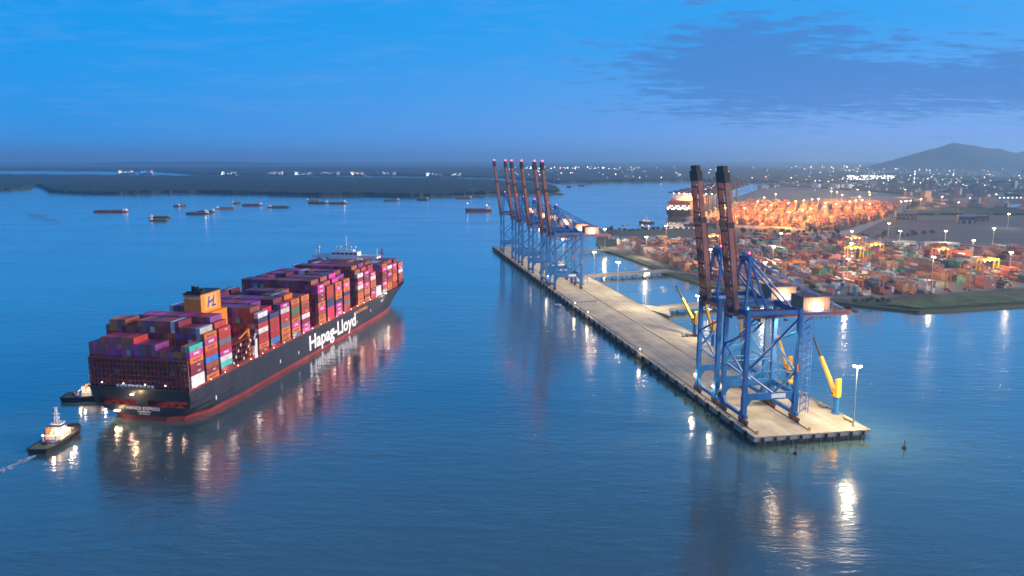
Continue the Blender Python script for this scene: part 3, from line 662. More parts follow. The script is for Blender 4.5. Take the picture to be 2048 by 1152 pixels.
def ring(xd, xw, hbs, zs):
    """half-breadths hbs at heights zs; x moves from xw at the waterline to xd at the deck"""
    P = []
    zt = zs[-1]
    for z, h in zip(zs, hbs):
        f = max(0, min(1, z/zt))**1.2; P.append((xw+(xd-xw)*f, -h, z))
    for z, h in reversed(list(zip(zs, hbs))):
        f = max(0, min(1, z/zt))**1.2; P.append((xw+(xd-xw)*f, h, z))
    return P
ZU = [2.4, 5.0, 8.4, 12.2, 15.5, 18.5]
def ship_hull(t, m_hull, m_boot, L=399.0):
    k = L/399.0
    #           xd   xw   half-breadth at the ZU heights
    st = [(0.0, 4.0, (13.0, 22.5, 27.6, 29.3, 29.6, 29.6), 18.5), (8.0, 8.0, (22, 26.5, 29.2, 29.9, 30, 30), 18.5), (22, 22, (28, 29.5, 30, 30, 30, 30), 18.5), (50, 50, (30,)*6, 18.5),
          (150, 150, (30,)*6, 18.5), (280, 280, (30,)*6, 18.5), (310, 308, (28.6, 29.0, 29.5, 29.9, 30, 30), 18.5), (335, 331, (25.6, 26.6, 27.8, 29.0, 29.7, 30), 18.5), (354, 347, (20.2, 21.8, 23.8, 26.4, 28.6, 29.8), 18.8),
          (368, 358, (14.2, 16.0, 18.4, 21.8, 25.0, 27.6), 19.5), (380, 366, (8.6, 10.2, 12.6, 16.2, 19.8, 23.2), 20.6), (389, 372, (4.2, 5.4, 7.4, 10.6, 14.0, 17.0), 21.6), (395.5, 376, (1.4, 2.2, 3.4, 5.6, 8.0, 10.0), 22.4), (399, 378, (0.25, 0.3, 0.4, 0.5, 0.7, 1.0), 22.8)]
    U = MB(); rings = []
    for xd, xw, hb, zt in st:
        zz = [z if z < 15 else z+(zt-18.5)*(z-15)/3.5 for z in ZU]; zz[-1] = zt
        rings.append([(p[0]*k, p[1], p[2]) for p in ring(xd, xw, hb, zz)])
    n = len(rings[0]); P = [p for r in rings for p in r]; F = []
    for a in range(len(rings)-1):
        for i in range(n-1): F.append((a*n+i, (a+1)*n+i, (a+1)*n+i+1, a*n+i+1)) if i != 5 else None
    F = [f for f in F if f]
    F.append(tuple(((len(rings)-1)*n+i) for i in range(n)))
    U._add(P, F)
    h = U.build('hull', m_hull, t)
    # deck
    D = MB(); V = [(r[5][0], r[5][1], r[5][2]-0.35) for r in rings]+[(r[6][0], r[6][1], r[6][2]-0.35) for r in rings]; q = len(rings)
    D._add(V, [(a, a+1, q+a+1, q+a) for a in range(q-1)]); D.build('weather_deck', M_deckred, t)
    B = MB(); rb = []
    for (xd, xw, hb, zt), r in zip(st, rings):
        w0 = hb[0]; x = r[0][0]
        sh = 0.985 if xd > 60 else (0.80 if xd < 20 else 0.95)
        rb.append([(x+(2.5 if xd < 1 else 0), -w0*sh*0.97, -4.0), (x, -w0+0.0, 2.4), (x, w0, 2.4), (x+(2.5 if xd < 1 else 0), w0*sh*0.97, -4.0)])
    P = [p for r in rb for p in r]; F = []
    for a in range(len(rb)-1):
        for i in (0, 2): F.append((a*4+i, (a+1)*4+i, (a+1)*4+i+1, a*4+i+1))
    F.append((0,1,2,3)); F.append(tuple((len(rb)-1)*4+i for i in range(4)))
    B._add(P, F); B.build('boot_topping', m_boot, t)
    return h
ship = thing('container_ship', 'huge black and red container ship stacked high with containers, stern towards us', 'ship', ship_loc, ship_rz)
hull = ship_hull(ship, M_hull, M_boot)
# transom, with the mooring deck open behind it
def hbz(z):
    zz = [2.4, 5.0, 8.4, 12.2, 15.5, 18.5]; hh = [13.0, 22.5, 27.6, 29.3, 29.6, 29.6]
    for a in range(5):
        if zz[a] <= z <= zz[a+1]: return hh[a]+(hh[a+1]-hh[a])*(z-zz[a])/(zz[a+1]-zz[a])
    return hh[-1]
def txs(z): return 4.0-4.0*(max(0, z)/18.5)**1.2
b = MB()
lo = [2.4, 5.0, 8.4]; P = [(txs(z), -hbz(z), z) for z in lo]+[(txs(z), hbz(z), z) for z in reversed(lo)]; b._add(P, [tuple(range(6))])
hi = [12.2, 15.5, 18.5]; P = [(txs(z), -hbz(z), z) for z in hi]+[(txs(z), hbz(z), z) for z in reversed(hi)]; b._add(P, [tuple(range(6))])
for y0, y1 in ((-29.3,-27.0),(-3.5,3.5),(26.0,29.3)):
    b._add([(txs(8.4),max(y0,-27.6),8.4),(txs(8.4),min(y1,27.6),8.4),(txs(12.2),y1,12.2),(txs(12.2),y0,12.2)], [(0,1,2,3)])
b.build('transom', M_hull, ship)
b = MB(); b.box(2.6, 9.0, -27.2, 27.2, 8.2, 8.4); b.box(9.0, 9.3, -27.6, 27.6, 8.2, 12.3); b.box(1.6, 9.2, -28.2, 28.2, 12.21, 12.4)
md = b.build('mooring_deck', M_lash, ship)
for y in (-24,-19.5,-14,-9,9,14,19,23.5):
    b = MB(); b.tube((4.6,y,8.4),(4.6,y,9.8),0.5,n=8); b.tube((4.6,y+1.2,8.4),(4.6,y+1.2,9.8),0.5,n=8); b.build('mooring_bitt', M_deckred, md)
for y in (-21, -12, 11, 20):
    b = MB(); b.cbox((6.6,y,11.7),(0.7,0.9,0.4)); b.build('lamp', E_deck, md); lamp('mooring_lamp', md, (5.2,y,11.2), 160, (1.0,0.55,0.4), 0.3)
b = MB(); b.cbox((-0.2,4.2,15.4),(0.6,1.6,0.5)); b.build('stern_lamp', E_warm, ship); lamp('stern_light', ship, (-3.4,2.2,14.0), 2200, (1.0,0.66,0.34), 0.4)
b = MB(); b.box(-0.4,-0.05,-30.1,30.1,18.5,19.3); b.build('stern_rail', M_hull, ship)
b = MB(); b.cbox((1.2,15.0,5.4),(1.6,2.6,0.5)); b.build('overside_lamp', E_warm, ship); lamp('overside_light', ship, (-0.6,15.0,4.6), 900, (1.0,0.68,0.30), 0.6)
def put_text(parent, s, size, m, loc, rot, bold=0.0, xs=1.0, name='lettering'):
    me = text_mesh(s, size, m, name, bold, xs); return inst(name, me, parent, loc, rot)
tx = txs(6.6)
put_text(ship, 'HANOI EXPRESS', 2.5, M_letter, (tx-0.55, 0.0, 7.0), (R(90), 0, R(-90)), 0.04, 1.12)
put_text(ship, 'HAMBURG', 1.5, M_letter, (tx-0.25, -0.3, 5.1), (R(90), 0, R(-90)), 0.03, 1.1)
put_text(ship, 'IMO 9540120', 1.05, M_letter, (tx-0.05, -0.3, 3.7), (R(90), 0, R(-90)), 0.02, 1.1)
put_text(ship, 'Hapag-Lloyd', 14.8, M_letter, (189.5, -30.06, 9.4), (R(90), 0, 0), 0.42, 1.2)
put_text(ship, 'LNG POWERED', 3.6, M_orlet, (247, -30.05, 14.8), (R(90), 0, 0), 0.05, 1.1)
put_text(ship, 'HANOI EXPRESS', 3.0, M_letter, (303.5, -29.75, 13.6), (R(97), 0, R(3.4)), 0.05, 0.95)
b = MB(); b.cbox((303,-32.2,19.5),(1.0,0.8,0.5)); b.beam((303,-30,19),(303,-32.2,19.7),0.2,0.2); b.build('name_lamp', E_deck, ship); lamp('name_light', ship, (303,-33.4,17.0), 900, (1.0,0.95,0.75), 0.5)
for x_, z_ in ((101,7.5),(128,6.6),(236,5.6),(24,6.8),(268,9.0)):
    b = MB(); b.box(x_,x_+1.0,-30.06,-30.01,z_,z_+2.4); b.build('tug_mark', M_letter, ship)
# deck edge, rails and lamps
for sgn in (-1, 1):
    b = MB(); b.box(1, 300, sgn*29.6-0.25, sgn*29.6+0.25, 18.5, 19.7); b.build('deck_edge_rail', M_lash, ship)
    b = MB(); b.box(40, 300, sgn*29.0-0.4, sgn*29.0+0.4, 19.71, 20.6); b.build('coaming', M_lash, ship)
for i in range(21):
    b = MB(); b.cbox((6+i*14.6, -29.9, 19.8), (0.6, 0.3, 0.35)); b.build('deck_lamp', E_deck, ship)
for i in range(11): lamp('deck_light', ship, (8+i*29.2, -31.6, 21.2), 260, (1.0, 0.62, 0.46), 0.5)
b = MB(); b.box(2, 366, -25, 25, 18.3, 19.6); b.build('hatch_coamings', M_deckred, ship)

BX = [2.6, 17.0, 31.4, 75.4, 90.4, 105.4, 120.6, 136.0, 163.2, 179.0, 195.0, 211.2, 240.8, 255.8, 270.8, 300.6, 314.4, 328.4, 353.0]     # aft end of each bay
CLEN, CW, CH = 12.19, 2.44, 3.20
TZ = 19.7; TP = 3.28; RP = 2.505
for bx in BX[1:]:
    if bx < 44 or bx > 74:
        b = MB()
        hbw = 29.0 if bx < 340 else 26
        for i in range(13): y = -hbw+i*2*hbw/12; b.box(bx-1.55, bx-1.2, y-0.15, y+0.15, 19.5, 34)
        for z in (23.2, 26.2, 29.2, 32.2, 34.0): b.box(bx-1.7, bx-1.05, -hbw, hbw, z-0.12, z+0.12)
        b.build('lashing_bridge', M_lash, ship)
# stern lashing bridge: a wall of dark red framing behind the last bay
b = MB()
for i in range(25): y = -29.4+i*2.45; b.box(0.7, 1.5, y-0.2, y+0.2, 18.5, 34.6)
b.build('stern_lashing_posts', M_lashdk, ship)
for k_, z in enumerate((20.4, 23.2, 26.1, 29.0, 31.9, 34.7)):
    b = MB(); b.box(0.35, 1.8, -29.7, 29.7, z-0.28, z+0.28); b.box(0.4, 0.5, -29.6, 29.6, z+1.0, z+1.12); b.build('stern_lashing_walkway', M_lashdk, ship)
for i in range(10):
    y = 12.5-i*2.3; b = MB(); b.box(0.1, 0.34, y-0.85, y+0.85, 19.4, 20.9); b.build('cabin_window', M_sign, ship)
for y in (-16,-4,9,22):
    b = MB(); b.cbox((0.2,y,21.3),(0.4,0.5,0.4)); b.build('lashing_lamp', E_deck, ship)

COL = {'orange': (0.72,0.19,0.025), 'magenta': (0.56,0.045,0.30), 'red': (0.42,0.045,0.035), 'maroon': (0.22,0.030,0.050), 'brown': (0.32,0.085,0.05), 'crimson': (0.50,0.03,0.07), 'white': (0.70,0.71,0.70), 'navy': (0.03,0.055,0.16),
       'slate grey': (0.14,0.17,0.21), 'teal': (0.07,0.50,0.42), 'blue': (0.03,0.18,0.55), 'green': (0.05,0.24,0.11), 'light grey': (0.40,0.42,0.43), 'pink': (0.66,0.12,0.26), 'skylit violet': (0.24,0.06,0.26)}  # violet: magenta roofs with the blue sky tint put into the paint
EDGE = [  # tiers from the top down, as seen along the near side
 'teal magenta orange maroon maroon white white', 'orange magenta orange red blue brown maroon orange', 'red red slate_grey red magenta white teal maroon', 'white navy red white red red orange red',
 'navy red red crimson red blue maroon', 'magenta white crimson red slate_grey orange orange orange', 'orange brown green brown orange magenta orange slate_grey', 'orange brown brown red white maroon magenta pink',
 'magenta magenta maroon maroon orange magenta brown orange orange', 'red red red navy navy crimson crimson crimson', 'orange magenta orange orange navy magenta magenta pink', 'orange pink orange navy red slate_grey brown red',
 'white maroon pink white brown orange orange orange', 'magenta maroon maroon magenta orange orange maroon orange', 'pink white orange orange maroon magenta red', 'orange magenta maroon maroon maroon pink red light_grey',
 'white maroon magenta maroon brown orange orange', 'magenta red red orange orange red red', 'orange magenta white red brown maroon']
def container_mesh(c):
    """corner-post frame proud of recessed side, end and roof panels; door rods aft"""
    m = MB(); m.cur = c; L, W, H = CLEN, CW, CH; dk = tuple(q*0.8 for q in c)
    m.box(0.05, L-0.05, -W/2+0.05, W/2-0.05, 0.05, H-0.04)
    for x in (0.0, L-0.2):
        for y in (-W/2, W/2-0.2): m.box(x, x+0.2, y, y+0.2, 0, H)
    for y in (-W/2, W/2-0.14):
        m.box(0.2, L-0.2, y, y+0.14, 0, 0.18); m.box(0.2, L-0.2, y, y+0.14, H-0.13, H)
    for x in (0.0, L-0.14):
        m.box(x, x+0.14, -W/2+0.2, W/2-0.2, 0, 0.18); m.box(x, x+0.14, -W/2+0.2, W/2-0.2, H-0.13, H)
    m.cur = (0.28,0.28,0.28)
    for y in (-0.85, -0.32, 0.32, 0.85): m.box(-0.0, 0.045, y-0.03, y+0.03, 0.18, H-0.13)
    return m.mesh('container', M_paint)
CME = {k_: container_mesh(v) for k_, v in COL.items()}
one_me = text_mesh('ONE', 2.0, M_letter, 'lettering', 0.05, 1.2); hl_me = text_mesh('Hapag-Lloyd', 1.5, M_bllet, 'lettering', 0.03, 1.0); mark_me = text_mesh('HLC', 1.3, M_letter, 'lettering', 0.03, 1.1)
INNER = ['magenta']*18+['maroon']*28+['red']*14+['brown']*12+['skylit violet']*16+['slate grey']*3+['navy']*3+['orange']*7+['white']*2+['teal']*1+['crimson']*7+['light grey']*1
sm = MB()        # every container past the ones built one by one
n_ind = 0
def smat(x, y, z):
    return (x, y, z)
def ship_world(x, y, z):
    c, s = math.cos(ship_rz), math.sin(ship_rz); return (ship_loc.x+x*c-y*s, ship_loc.y+x*s+y*c, z)
def place_container(col, x, y, z, label, group, text=True):
    o = inst('shipping_container', CME[col], None, ship_world(x, y, z), (0, 0, ship_rz)); tag(o, label, 'container', group)
    if text and col in ('magenta', 'orange', 'red', 'maroon', 'pink'):
        me = one_me if col in ('magenta', 'pink') else hl_me if col == 'orange' else mark_me
        if col in ('magenta', 'orange', 'pink') or rng.random() < 0.4: inst('lettering', me, o, (CLEN*(0.5 if me is not mark_me else 0.62), -CW/2-0.025, CH*0.52), (R(90), 0, 0))
    return o
cr = random.Random(21)
def pick(): return cr.choice(INNER)
bay_rows = [24]*18+[22]
for bi, bx in enumerate(BX):
    edge = [q.replace('_', ' ') for q in EDGE[bi].split()][::-1]; ne = len(edge); nr = bay_rows[bi]
    y0 = -(nr-1)/2*RP
    base = 9 if 3 <= bi <= 7 else 10
    if bi == 0: base = 7
    if bi >= 15: base = 8 if bi < 18 else 7
    lift = 1.0 if bi >= 18 else 0.0
    prev_top = None; hts = []
    while len(hts) < nr:
        run = cr.choice((2,3,4,5,6)); hh = base+cr.choice((0,0,0,0,-1) if bi else (0,0,-1,-1,1)); hts += [hh]*run
    hts = hts[:nr]; hts[0] = ne; hts[1] = max(ne, hts[1]-1); hts[-1] = min(hts[-2], ne+1)
    for ri in range(nr):
        y = y0+ri*RP; run_col = None
        if ri % 3 == 1: prev_top = None
        for ti in range(hts[ri]):
            z = TZ+ti*TP+lift; x = bx
            top = ti == hts[ri]-1
            if ri == 0:
                place_container(edge[ti], x, y, z, f'{edge[ti]} container, {ORD[ti+1]} tier up in the {ORD[bi+1]} bay from the stern, near side', 'containers along the near side of the ship'); n_ind += 1; continue
            c = pick()
            if top and prev_top and cr.random() < 0.5: c = prev_top
            if top and run_col and cr.random() < 0.3: c = run_col
            if bi == 0 and ti >= hts[ri]-2 and ti >= 4:
                place_container(c, x, y, z, f'{c} container end above the stern, {ORD[ri+1]} row from the near side, {ORD[ti+1]} tier', 'containers above the stern', False); n_ind += 1
            elif top and bi in (1, 2, 3, 4) and n_ind < 300:
                place_container(c, x, y, z, f'{c} container on top of the {ORD[bi+1]} bay from the stern, {ORD[ri+1]} row in', 'containers on top of the stacks', False); n_ind += 1
            else:
                cc = COL[c]; q = cr.uniform(0.9, 1.25); sm.cur = tuple(min(1, v*q) for v in cc)
                sm.box(x, x+CLEN, y-CW/2, y+CW/2, z, z+CH)
            run_col = c
            if top:
                prev_top = c
so = sm.build('stacked_containers', M_paint, None, loc=tuple(ship_loc), rz=ship_rz)
tag(so, 'inner containers stacked across the ship from bridge to bow and below', 'containers', kind='stuff')
print('individual containers', n_ind)

# funnel casing
b = MB(); b.box(46, 72, -11.5, 3.6, 18.5, 50.0); b.build('engine_casing', M_funnel, ship)
b = MB(); b.box(49, 70, -8.8, 2.2, 50.01, 61.5); fn = b.build('funnel', M_funnel, ship)
b = MB(); b.box(48.6, 70.4, -9.2, 2.6, 61.51, 62.2)
for y in (-7.5,-5.5,-3.5,-1.5,0.3,1.6): b.tube((57+y*0.4,y,62.2), (57+y*0.4,y,64.2+0.5*((y*7) % 3)), 0.7, n=8)
b.box(51, 53, -8, 1.8, 62.2, 63.0); b.build('exhaust_pipes', M_black, fn)
put_text(fn, 'NO SMOKING', 1.9, M_letter, (48.95, -3.3, 59.4), (R(90), 0, R(-90)), 0.03, 1.0)
b = MB()   # slanted initials emblem on a pale panel
b.box(53.0, 66.0, -8.88, -8.81, 51.5, 60.6); b.build('emblem_panel', mat('emblem_panel', (0.80,0.40,0.12), 0.5), fn)
b = MB()
for p0, p1 in (((55.8,-8.93,52.8),(57.8,-8.93,59.4)), ((61.0,-8.93,52.8),(63.0,-8.93,59.4))): b.beam(p0, p1, 1.3, 0.04, up=(0,1,0))
b.beam((56.6,-8.94,55.6), (62.4,-8.94,57.0), 1.2, 0.05, up=(0,1,0)); b.beam((60.0,-8.94,53.3), (64.6,-8.94,53.3), 1.1, 0.05, up=(0,1,0)); b.build('emblem', M_bllet, fn)
for (x0, x1, y, z1) in ((44.6,73.6,-24,33),(44.6,73.6,22,34)):
    b = MB()
    for z in (21,24,27,30,33): b.box(x0, x1, y-5, y+5, z-0.15, z+0.15)
    for x in range(6): b.box(x0+x*5.6, x0+0.4+x*5.6, y-5, y-4.6, 18.5, z1); b.box(x0+x*5.6, x0+0.4+x*5.6, y+4.6, y+5, 18.5, z1)
    b.build('machinery_platforms', M_lashdk, ship)
    b = MB()
    for x in range(9): b.box(x0+1+x*2.9, x0+2.4+x*2.9, y-5.3, y-5.05, 21.3+3*(x % 4), 22.9+3*(x % 4))
    b.build('equipment_lockers', M_sign, ship)
b = MB(); b.tube((68,-27,20),(68,-27,38),1.0,n=8); b.beam((68,-27,37.4),(60,-25,33),0.8,0.8); b.build('provision_crane', M_funnel, ship)
b = MB(); b.box(69.5,73,-30,-26,19,27); b.box(70,72.5,-30.4,-29.6,27,31); b.tube((71,-29,31),(71.5,-30,34.5),0.6,n=8); b.build('boat_station', M_swhite, ship)
# bridge
b = MB(); b.box(285.2, 297, -13, 13, 18.5, 54); b.build('accommodation_tower', M_swhite, ship)
b = MB(); b.box(285.0, 297.2, -29.6, -24, 18.6, 28); b.box(285.0, 297.2, 24, 29.6, 18.6, 28); b.build('side_house', M_swhite, ship)
b = MB(); b.box(286, 296.5, -30.4, 30.4, 53.2, 54.6); b.box(286, 286.3, -30.4, 30.4, 54.61, 55.7); b.box(296.2, 296.5, -30.4, 30.4, 54.61, 55.7); br = b.build('bridge_wing_deck', M_swhite, ship)
b = MB(); b.box(287, 296.2, -12, 12, 54.62, 58.6); wh = b.build('wheelhouse', M_swhite, ship)
for y in (-10,-6,-2,2,6,10):
    b = MB(); b.box(286.9, 287.0, y-1.4, y+1.4, 56.3, 57.7); b.build('window', M_glass, wh)
for y in (-7.5, 7.5):
    b = MB(); b.box(285.1, 285.19, y-1.6, y+1.6, 49.6, 52.2); b.build('window', M_glass, wh)
for y in (-28, -20, 20, 28):
    b = MB(); b.beam((291,y*0.55,46),(291,y,53.2),0.8,1.6); b.build('wing_bracket', M_swhite, ship)
b = MB(); b.tube((292,0,58.6),(292,0,72),0.55,0.25,n=8); b.box(291.5,292.5,-4.5,4.5,63.2,63.7); b.box(291.6,292.4,-3,3,66.4,66.8); b.box(290,294,-7,7,58.6,60.2); b.build('radar_mast', M_swhite, ship)
for y in (-9,-5,5,9):
    b = MB(); b.tube((291,y,58.6),(291,y,62.5),0.2,n=6); b.ball((291,y,62.8),0.9,8,5); b.build('satellite_dome', M_swhite, ship)
for y in (-29, 26, 29):
    b = MB(); b.tube((291,y,54.6),(291,y,62.0),0.28,n=6); b.box(290.6,291.4,y-0.8,y+0.8,59.0,59.4); b.build('wing_light_mast', M_swhite, ship)
b = MB(); b.ball((291,25.5,62.2),1.1,8,5); b.tube((291,25.5,54.6),(291,25.5,61.4),0.25,n=6); b.build('satellite_dome', M_swhite, ship)
b = MB(); b.tube((384,0,21),(384,0,51),0.9,0.5,n=8); b.box(383.2,384.8,-3,3,45.5,46.2); b.box(383.5,384.5,-1.6,1.6,48.5,49); b.build('foremast', M_lashdk, ship)
b = MB(); b.box(371.5,372,-22,22,19.4,24.0); b.build('breakwater', M_hull, ship)
# ---------------------------------------------------------------- tugs, barges and other craft
M_rust = mat('rusty_deck', (0.17,0.10,0.08), 0.8, var=0.4, vscale=0.3)
def hull_loft(L, W, d0, d1, m, t, name='hull', sharp=0.35, stern=0.8, draft=1.2, flare=1.0):
    """x forward from -L/2; deck height d0 aft to d1 at the bow"""
    b = MB(); rg = []
    N = 12
    for i in range(N+1):
        u = i/N; x = -L/2+L*u
        w = W/2*(stern+(1-stern)*min(1, u/0.15)) if u < 0.15 else W/2*(1.0 if u < 1-sharp else max(0.06, math.sqrt(max(0, 1-((u-(1-sharp))/sharp)**2.2))))
        z = d0+(d1-d0)*max(0, (u-0.35)/0.65)**1.6
        rg.append([(x-(0.0 if u < 0.9 else 0.06*L*(u-0.9)*10*0.5), -w*0.82*flare, -draft), (x, -w, z), (x, w, z), (x-(0.0 if u < 0.9 else 0.06*L*(u-0.9)*10*0.5), w*0.82*flare, -draft)])
    b.loft(rg); return b.build(name, m, t), rg
M_tughull = mat('tug_hull_black', (0.02, 0.022, 0.026), 0.5)
M_tugdeck = mat('tug_deck_green', (0.06, 0.13, 0.09), 0.8, var=0.3, vscale=0.6)
M_tugcream = mat('tug_house_cream', (0.66, 0.60, 0.50), 0.5, var=0.2, vscale=0.6)
M_orange = mat('safety_orange', (0.75, 0.20, 0.04), 0.5)
def tug(loc, rz, label, L=32.0):
    t = thing('tugboat', label, 'tug', loc, rz)
    W = 11.5; hull_loft(L, W, 2.3, 4.2, M_tughull, t, sharp=0.30, stern=0.86)
    b = MB(); pts = []
    N = 26
    for sgn in (-1, 1):
        pv = None
        for i in range(N+1):
            u = i/N; x = -L/2+L*u
            w = W/2*(0.86+0.14*min(1, u/0.15)) if u < 0.15 else W/2*(1.0 if u < 0.70 else max(0.06, math.sqrt(max(0, 1-((u-0.7)/0.3)**2.2))))
            z = 2.3+1.9*max(0, (u-0.35)/0.65)**1.6
            p = (x, sgn*w, z)
            if pv: b.tube(pv, p, 0.42, n=6)
            pv = p
    b.tube((-L/2,-W/2*0.86,2.3), (-L/2,W/2*0.86,2.3), 0.42, n=6); b.build('rubbing_fender', M_rubber, t)
    b = MB(); b.prism([(-L/2+0.6,-4.4),(8.0,-5.2),(13.0,-3.0),(14.6,0),(13.0,3.0),(8.0,5.2),(-L/2+0.6,4.4)], 2.2, 2.42); b.build('main_deck', M_tugdeck, t)
    for i in range(7):
        for sgn in (-1, 1):
            b = MB(); x = 2+i*1.9; w = (W/2+0.35) if i < 4 else (W/2+0.2-(i-3)*0.9); b.tube((x,sgn*w,1.7), (x,sgn*(w+0.3),1.7), 0.75, n=8); b.build('tyre_fender', M_rubber, t)
    b = MB(); b.prism([(-3.5,-3.8),(5.5,-3.8),(8.0,-2.2),(8.0,2.2),(5.5,3.8),(-3.5,3.8)], 2.43, 5.2); dh = b.build('deckhouse', M_tugcream, t)
    for i in range(4):
        for sgn in (-1, 1):
            b = MB(); b.tube((-2+i*2, sgn*3.8, 3.9), (-2+i*2, sgn*3.86, 3.9), 0.35, n=8); b.build('porthole', M_glass, dh)
    b = MB(); b.prism([(-1.0,-3.0),(4.0,-3.0),(5.6,-1.8),(5.6,1.8),(4.0,3.0),(-1.0,3.0)], 5.21, 7.2); b.build('upper_house', M_swhite, t)
    b = MB(); b.prism([(-0.2,-2.4),(3.2,-2.4),(4.6,-1.4),(4.6,1.4),(3.2,2.4),(-0.2,2.4)], 7.21, 9.6); wh = b.build('wheelhouse', M_swhite, t)
    b = MB(); b.prism([(-0.25,-2.46),(3.22,-2.46),(4.66,-1.44),(4.66,1.44),(3.22,2.46),(-0.25,2.46)], 8.1, 9.1); b.build('window_band', M_glass, wh)
    b = MB(); b.prism([(-0.6,-2.8),(3.5,-2.8),(5.0,-1.6),(5.0,1.6),(3.5,2.8),(-0.6,2.8)], 9.61, 9.85); b.build('roof', M_swhite, wh)
    for sgn in (-1, 1):
        b = MB(); b.box(-3.6, -1.9, sgn*2.4-0.7, sgn*2.4+0.7, 5.21, 8.6); b.build('funnel', M_orange if sgn > 0 else M_swhite, t)
    b = MB()
    for x, y in ((0.2,-0.8),(0.2,0.8),(1.8,-0.8),(1.8,0.8)): b.beam((x,y,9.85), (1.0+(x-1)*0.3,y*0.35,18.0), 0.22, 0.22)
    for z in (11.5,13,14.5,16,17.5): b.box(0.3+0.04*z, 1.9-0.04*z, -0.9+0.03*z, 0.9-0.03*z, z, z+0.18)
    b.box(0.7,1.3,-1.9,1.9,14.6,14.8); b.box(0.9,1.1,-1.2,1.2,17.9,18.1); b.build('mast', M_swhite, t)
    b = MB(); b.box(0.4,1.6,-1.4,1.4,12.6,12.9); b.build('radar_scanner', M_swhite, t)
    b = MB(); b.tube((10.0,-1.8,3.4), (10.0,1.8,3.4), 0.9, n=10); b.box(9.2,10.8,-2.1,-1.8,2.43,4.4); b.box(9.2,10.8,1.8,2.1,2.43,4.4); b.build('towing_winch', M_orange, t)
    b = MB(); b.box(12.5,13.1,-1.6,1.6,2.43,4.6); b.build('staple', M_tughull, t)
    b = MB(); b.tube((-9.2,-1.4,3.2), (-9.2,1.4,3.2), 0.75, n=10); b.build('aft_winch', M_deckred, t)
    b = MB(); b.box(-8.0,-4.4,-4.0,4.0,2.43,2.9); b.build('hatch', M_bllet, t)
    b = MB(); b.box(-6.2,-5.6,-3.6,-3.0,2.43,5.4); b.box(-6.2,-5.6,3.0,3.6,2.43,5.4); b.box(-6.2,-5.6,-3.6,3.6,5.0,5.4); b.build('tow_gantry', M_tugcream, t)
    for p in ((-3.9,0.0,6.4),(-5.9,3.3,5.8),(6.0,0.0,6.6)):
        b = MB(); b.cbox(p, (0.45,0.6,0.35)); b.build('deck_lamp', E_warm, t)
    lamp('work_light', t, (-6.0,-1.0,7.2), 1500, (1.0,0.66,0.36), 0.4); lamp('fore_light', t, (8.6,-3.0,7.2), 1600, (1.0,0.72,0.46), 0.4); lamp('side_light', t, (-1,-7.0,6.2), 900, (1.0,0.75,0.5), 0.4)
    return t
tug((-228.5, 369.0, 0), R(88), 'black hulled tug with white mast and orange gear, trailing off the stern')
tug((-250.5, 441.0, 0), R(8), 'floodlit tug half hidden behind the stern of the container ship', 30.0)
b = MB()
pts = [Vector((-224.6,386.5,5.2)), Vector((-219,391,4.0)), Vector((-213,394.5,5.0)), Vector((-207.5,396.6,9.0))]
for a, c in zip(pts, pts[1:]): b.tube(a, c, 0.09, n=5)
tag(b.build('towing_line', M_rust), 'thin tow line slung between the tug and the ship stern', 'rope')

HC = {'dark': (0.03,0.04,0.06), 'green': (0.03,0.10,0.08), 'red': (0.22,0.05,0.045), 'brown': (0.16,0.08,0.06), 'blue': (0.03,0.07,0.16), 'grey': (0.15,0.16,0.18)}
HM = {k_: mat('barge_hull_'+k_, v, 0.6, var=0.35, vscale=0.2) for k_, v in HC.items()}
M_cargo = mat('sand_cargo', (0.20,0.15,0.10), 0.95, var=0.4, vscale=0.4)
def barge(loc, rz, L, hullc, label, house='aft', cargo=True, W=None, lit=False):
    t = thing('barge', label, 'barge', (loc[0], loc[1], 0), rz, 'barges anchored in the river')
    W = W or max(9.0, L*0.17)
    hull_loft(L, W, 2.6, 4.4, HM[hullc], t, sharp=0.18, stern=0.9)
    b = MB(); b.box(-L*0.30, L*0.36, -W*0.38, W*0.38, 2.4, 4.6); co = b.build('hold_coaming', M_rust, t)
    if cargo:
        b = MB(); n = 8
        for i in range(n):
            x = -L*0.28+(i+0.5)*L*0.62/n; b.ball((x, 0, 4.2), W*0.36, 8, 4, 0.35+0.15*((i*7) % 3)/2)
        b.build('bulk_cargo', M_cargo, co)
    b = MB(); b.box(-L*0.46, -L*0.34, -W*0.36, W*0.36, 2.5, 6.2); hs = b.build('deckhouse', M_white, t)
    b = MB(); b.box(-L*0.44, -L*0.36, -W*0.26, W*0.26, 6.21, 8.8); wh = b.build('wheelhouse', M_white, hs)
    b = MB(); b.box(-L*0.362, -L*0.358, -W*0.24, W*0.24, 7.2, 8.3); b.box(-L*0.43,-L*0.37,-W*0.264,-W*0.262,7.2,8.3); b.build('window', M_glass, hs)
    b = MB(); b.tube((-L*0.40,0,8.8), (-L*0.40,0,13.0), 0.15, n=6); b.tube((L*0.44,0,4.0), (L*0.44,0,8.5), 0.15, n=6); b.build('mast', M_white, t)
    if lit:
        b = MB(); b.ball((-L*0.33, 0, 9.6), 0.6, 8, 5); b.build('anchor_light', E_deck, t); lamp('anchor_lamp', t, (-L*0.33,0,11), 250, (1.0,0.9,0.7), 0.6)
    return t
barge((-1062,2044), R(183), 92, 'red', 'long low red barge lying alone at the far left of the river', W=13)
barge((-838,1837), R(8), 50, 'dark', 'dark barge with pale deckhouse, behind the small green barge')
barge((-802,1752), R(12), 40, 'green', 'small green barge closest to us in the left group')
barge((-989,2303), R(80), 40, 'blue', 'square dark barge seen end on behind the left group', W=22)
barge((-803,1970), R(188), 58, 'blue', 'blue barge with white stripe right of the green barge', W=12, lit=True)
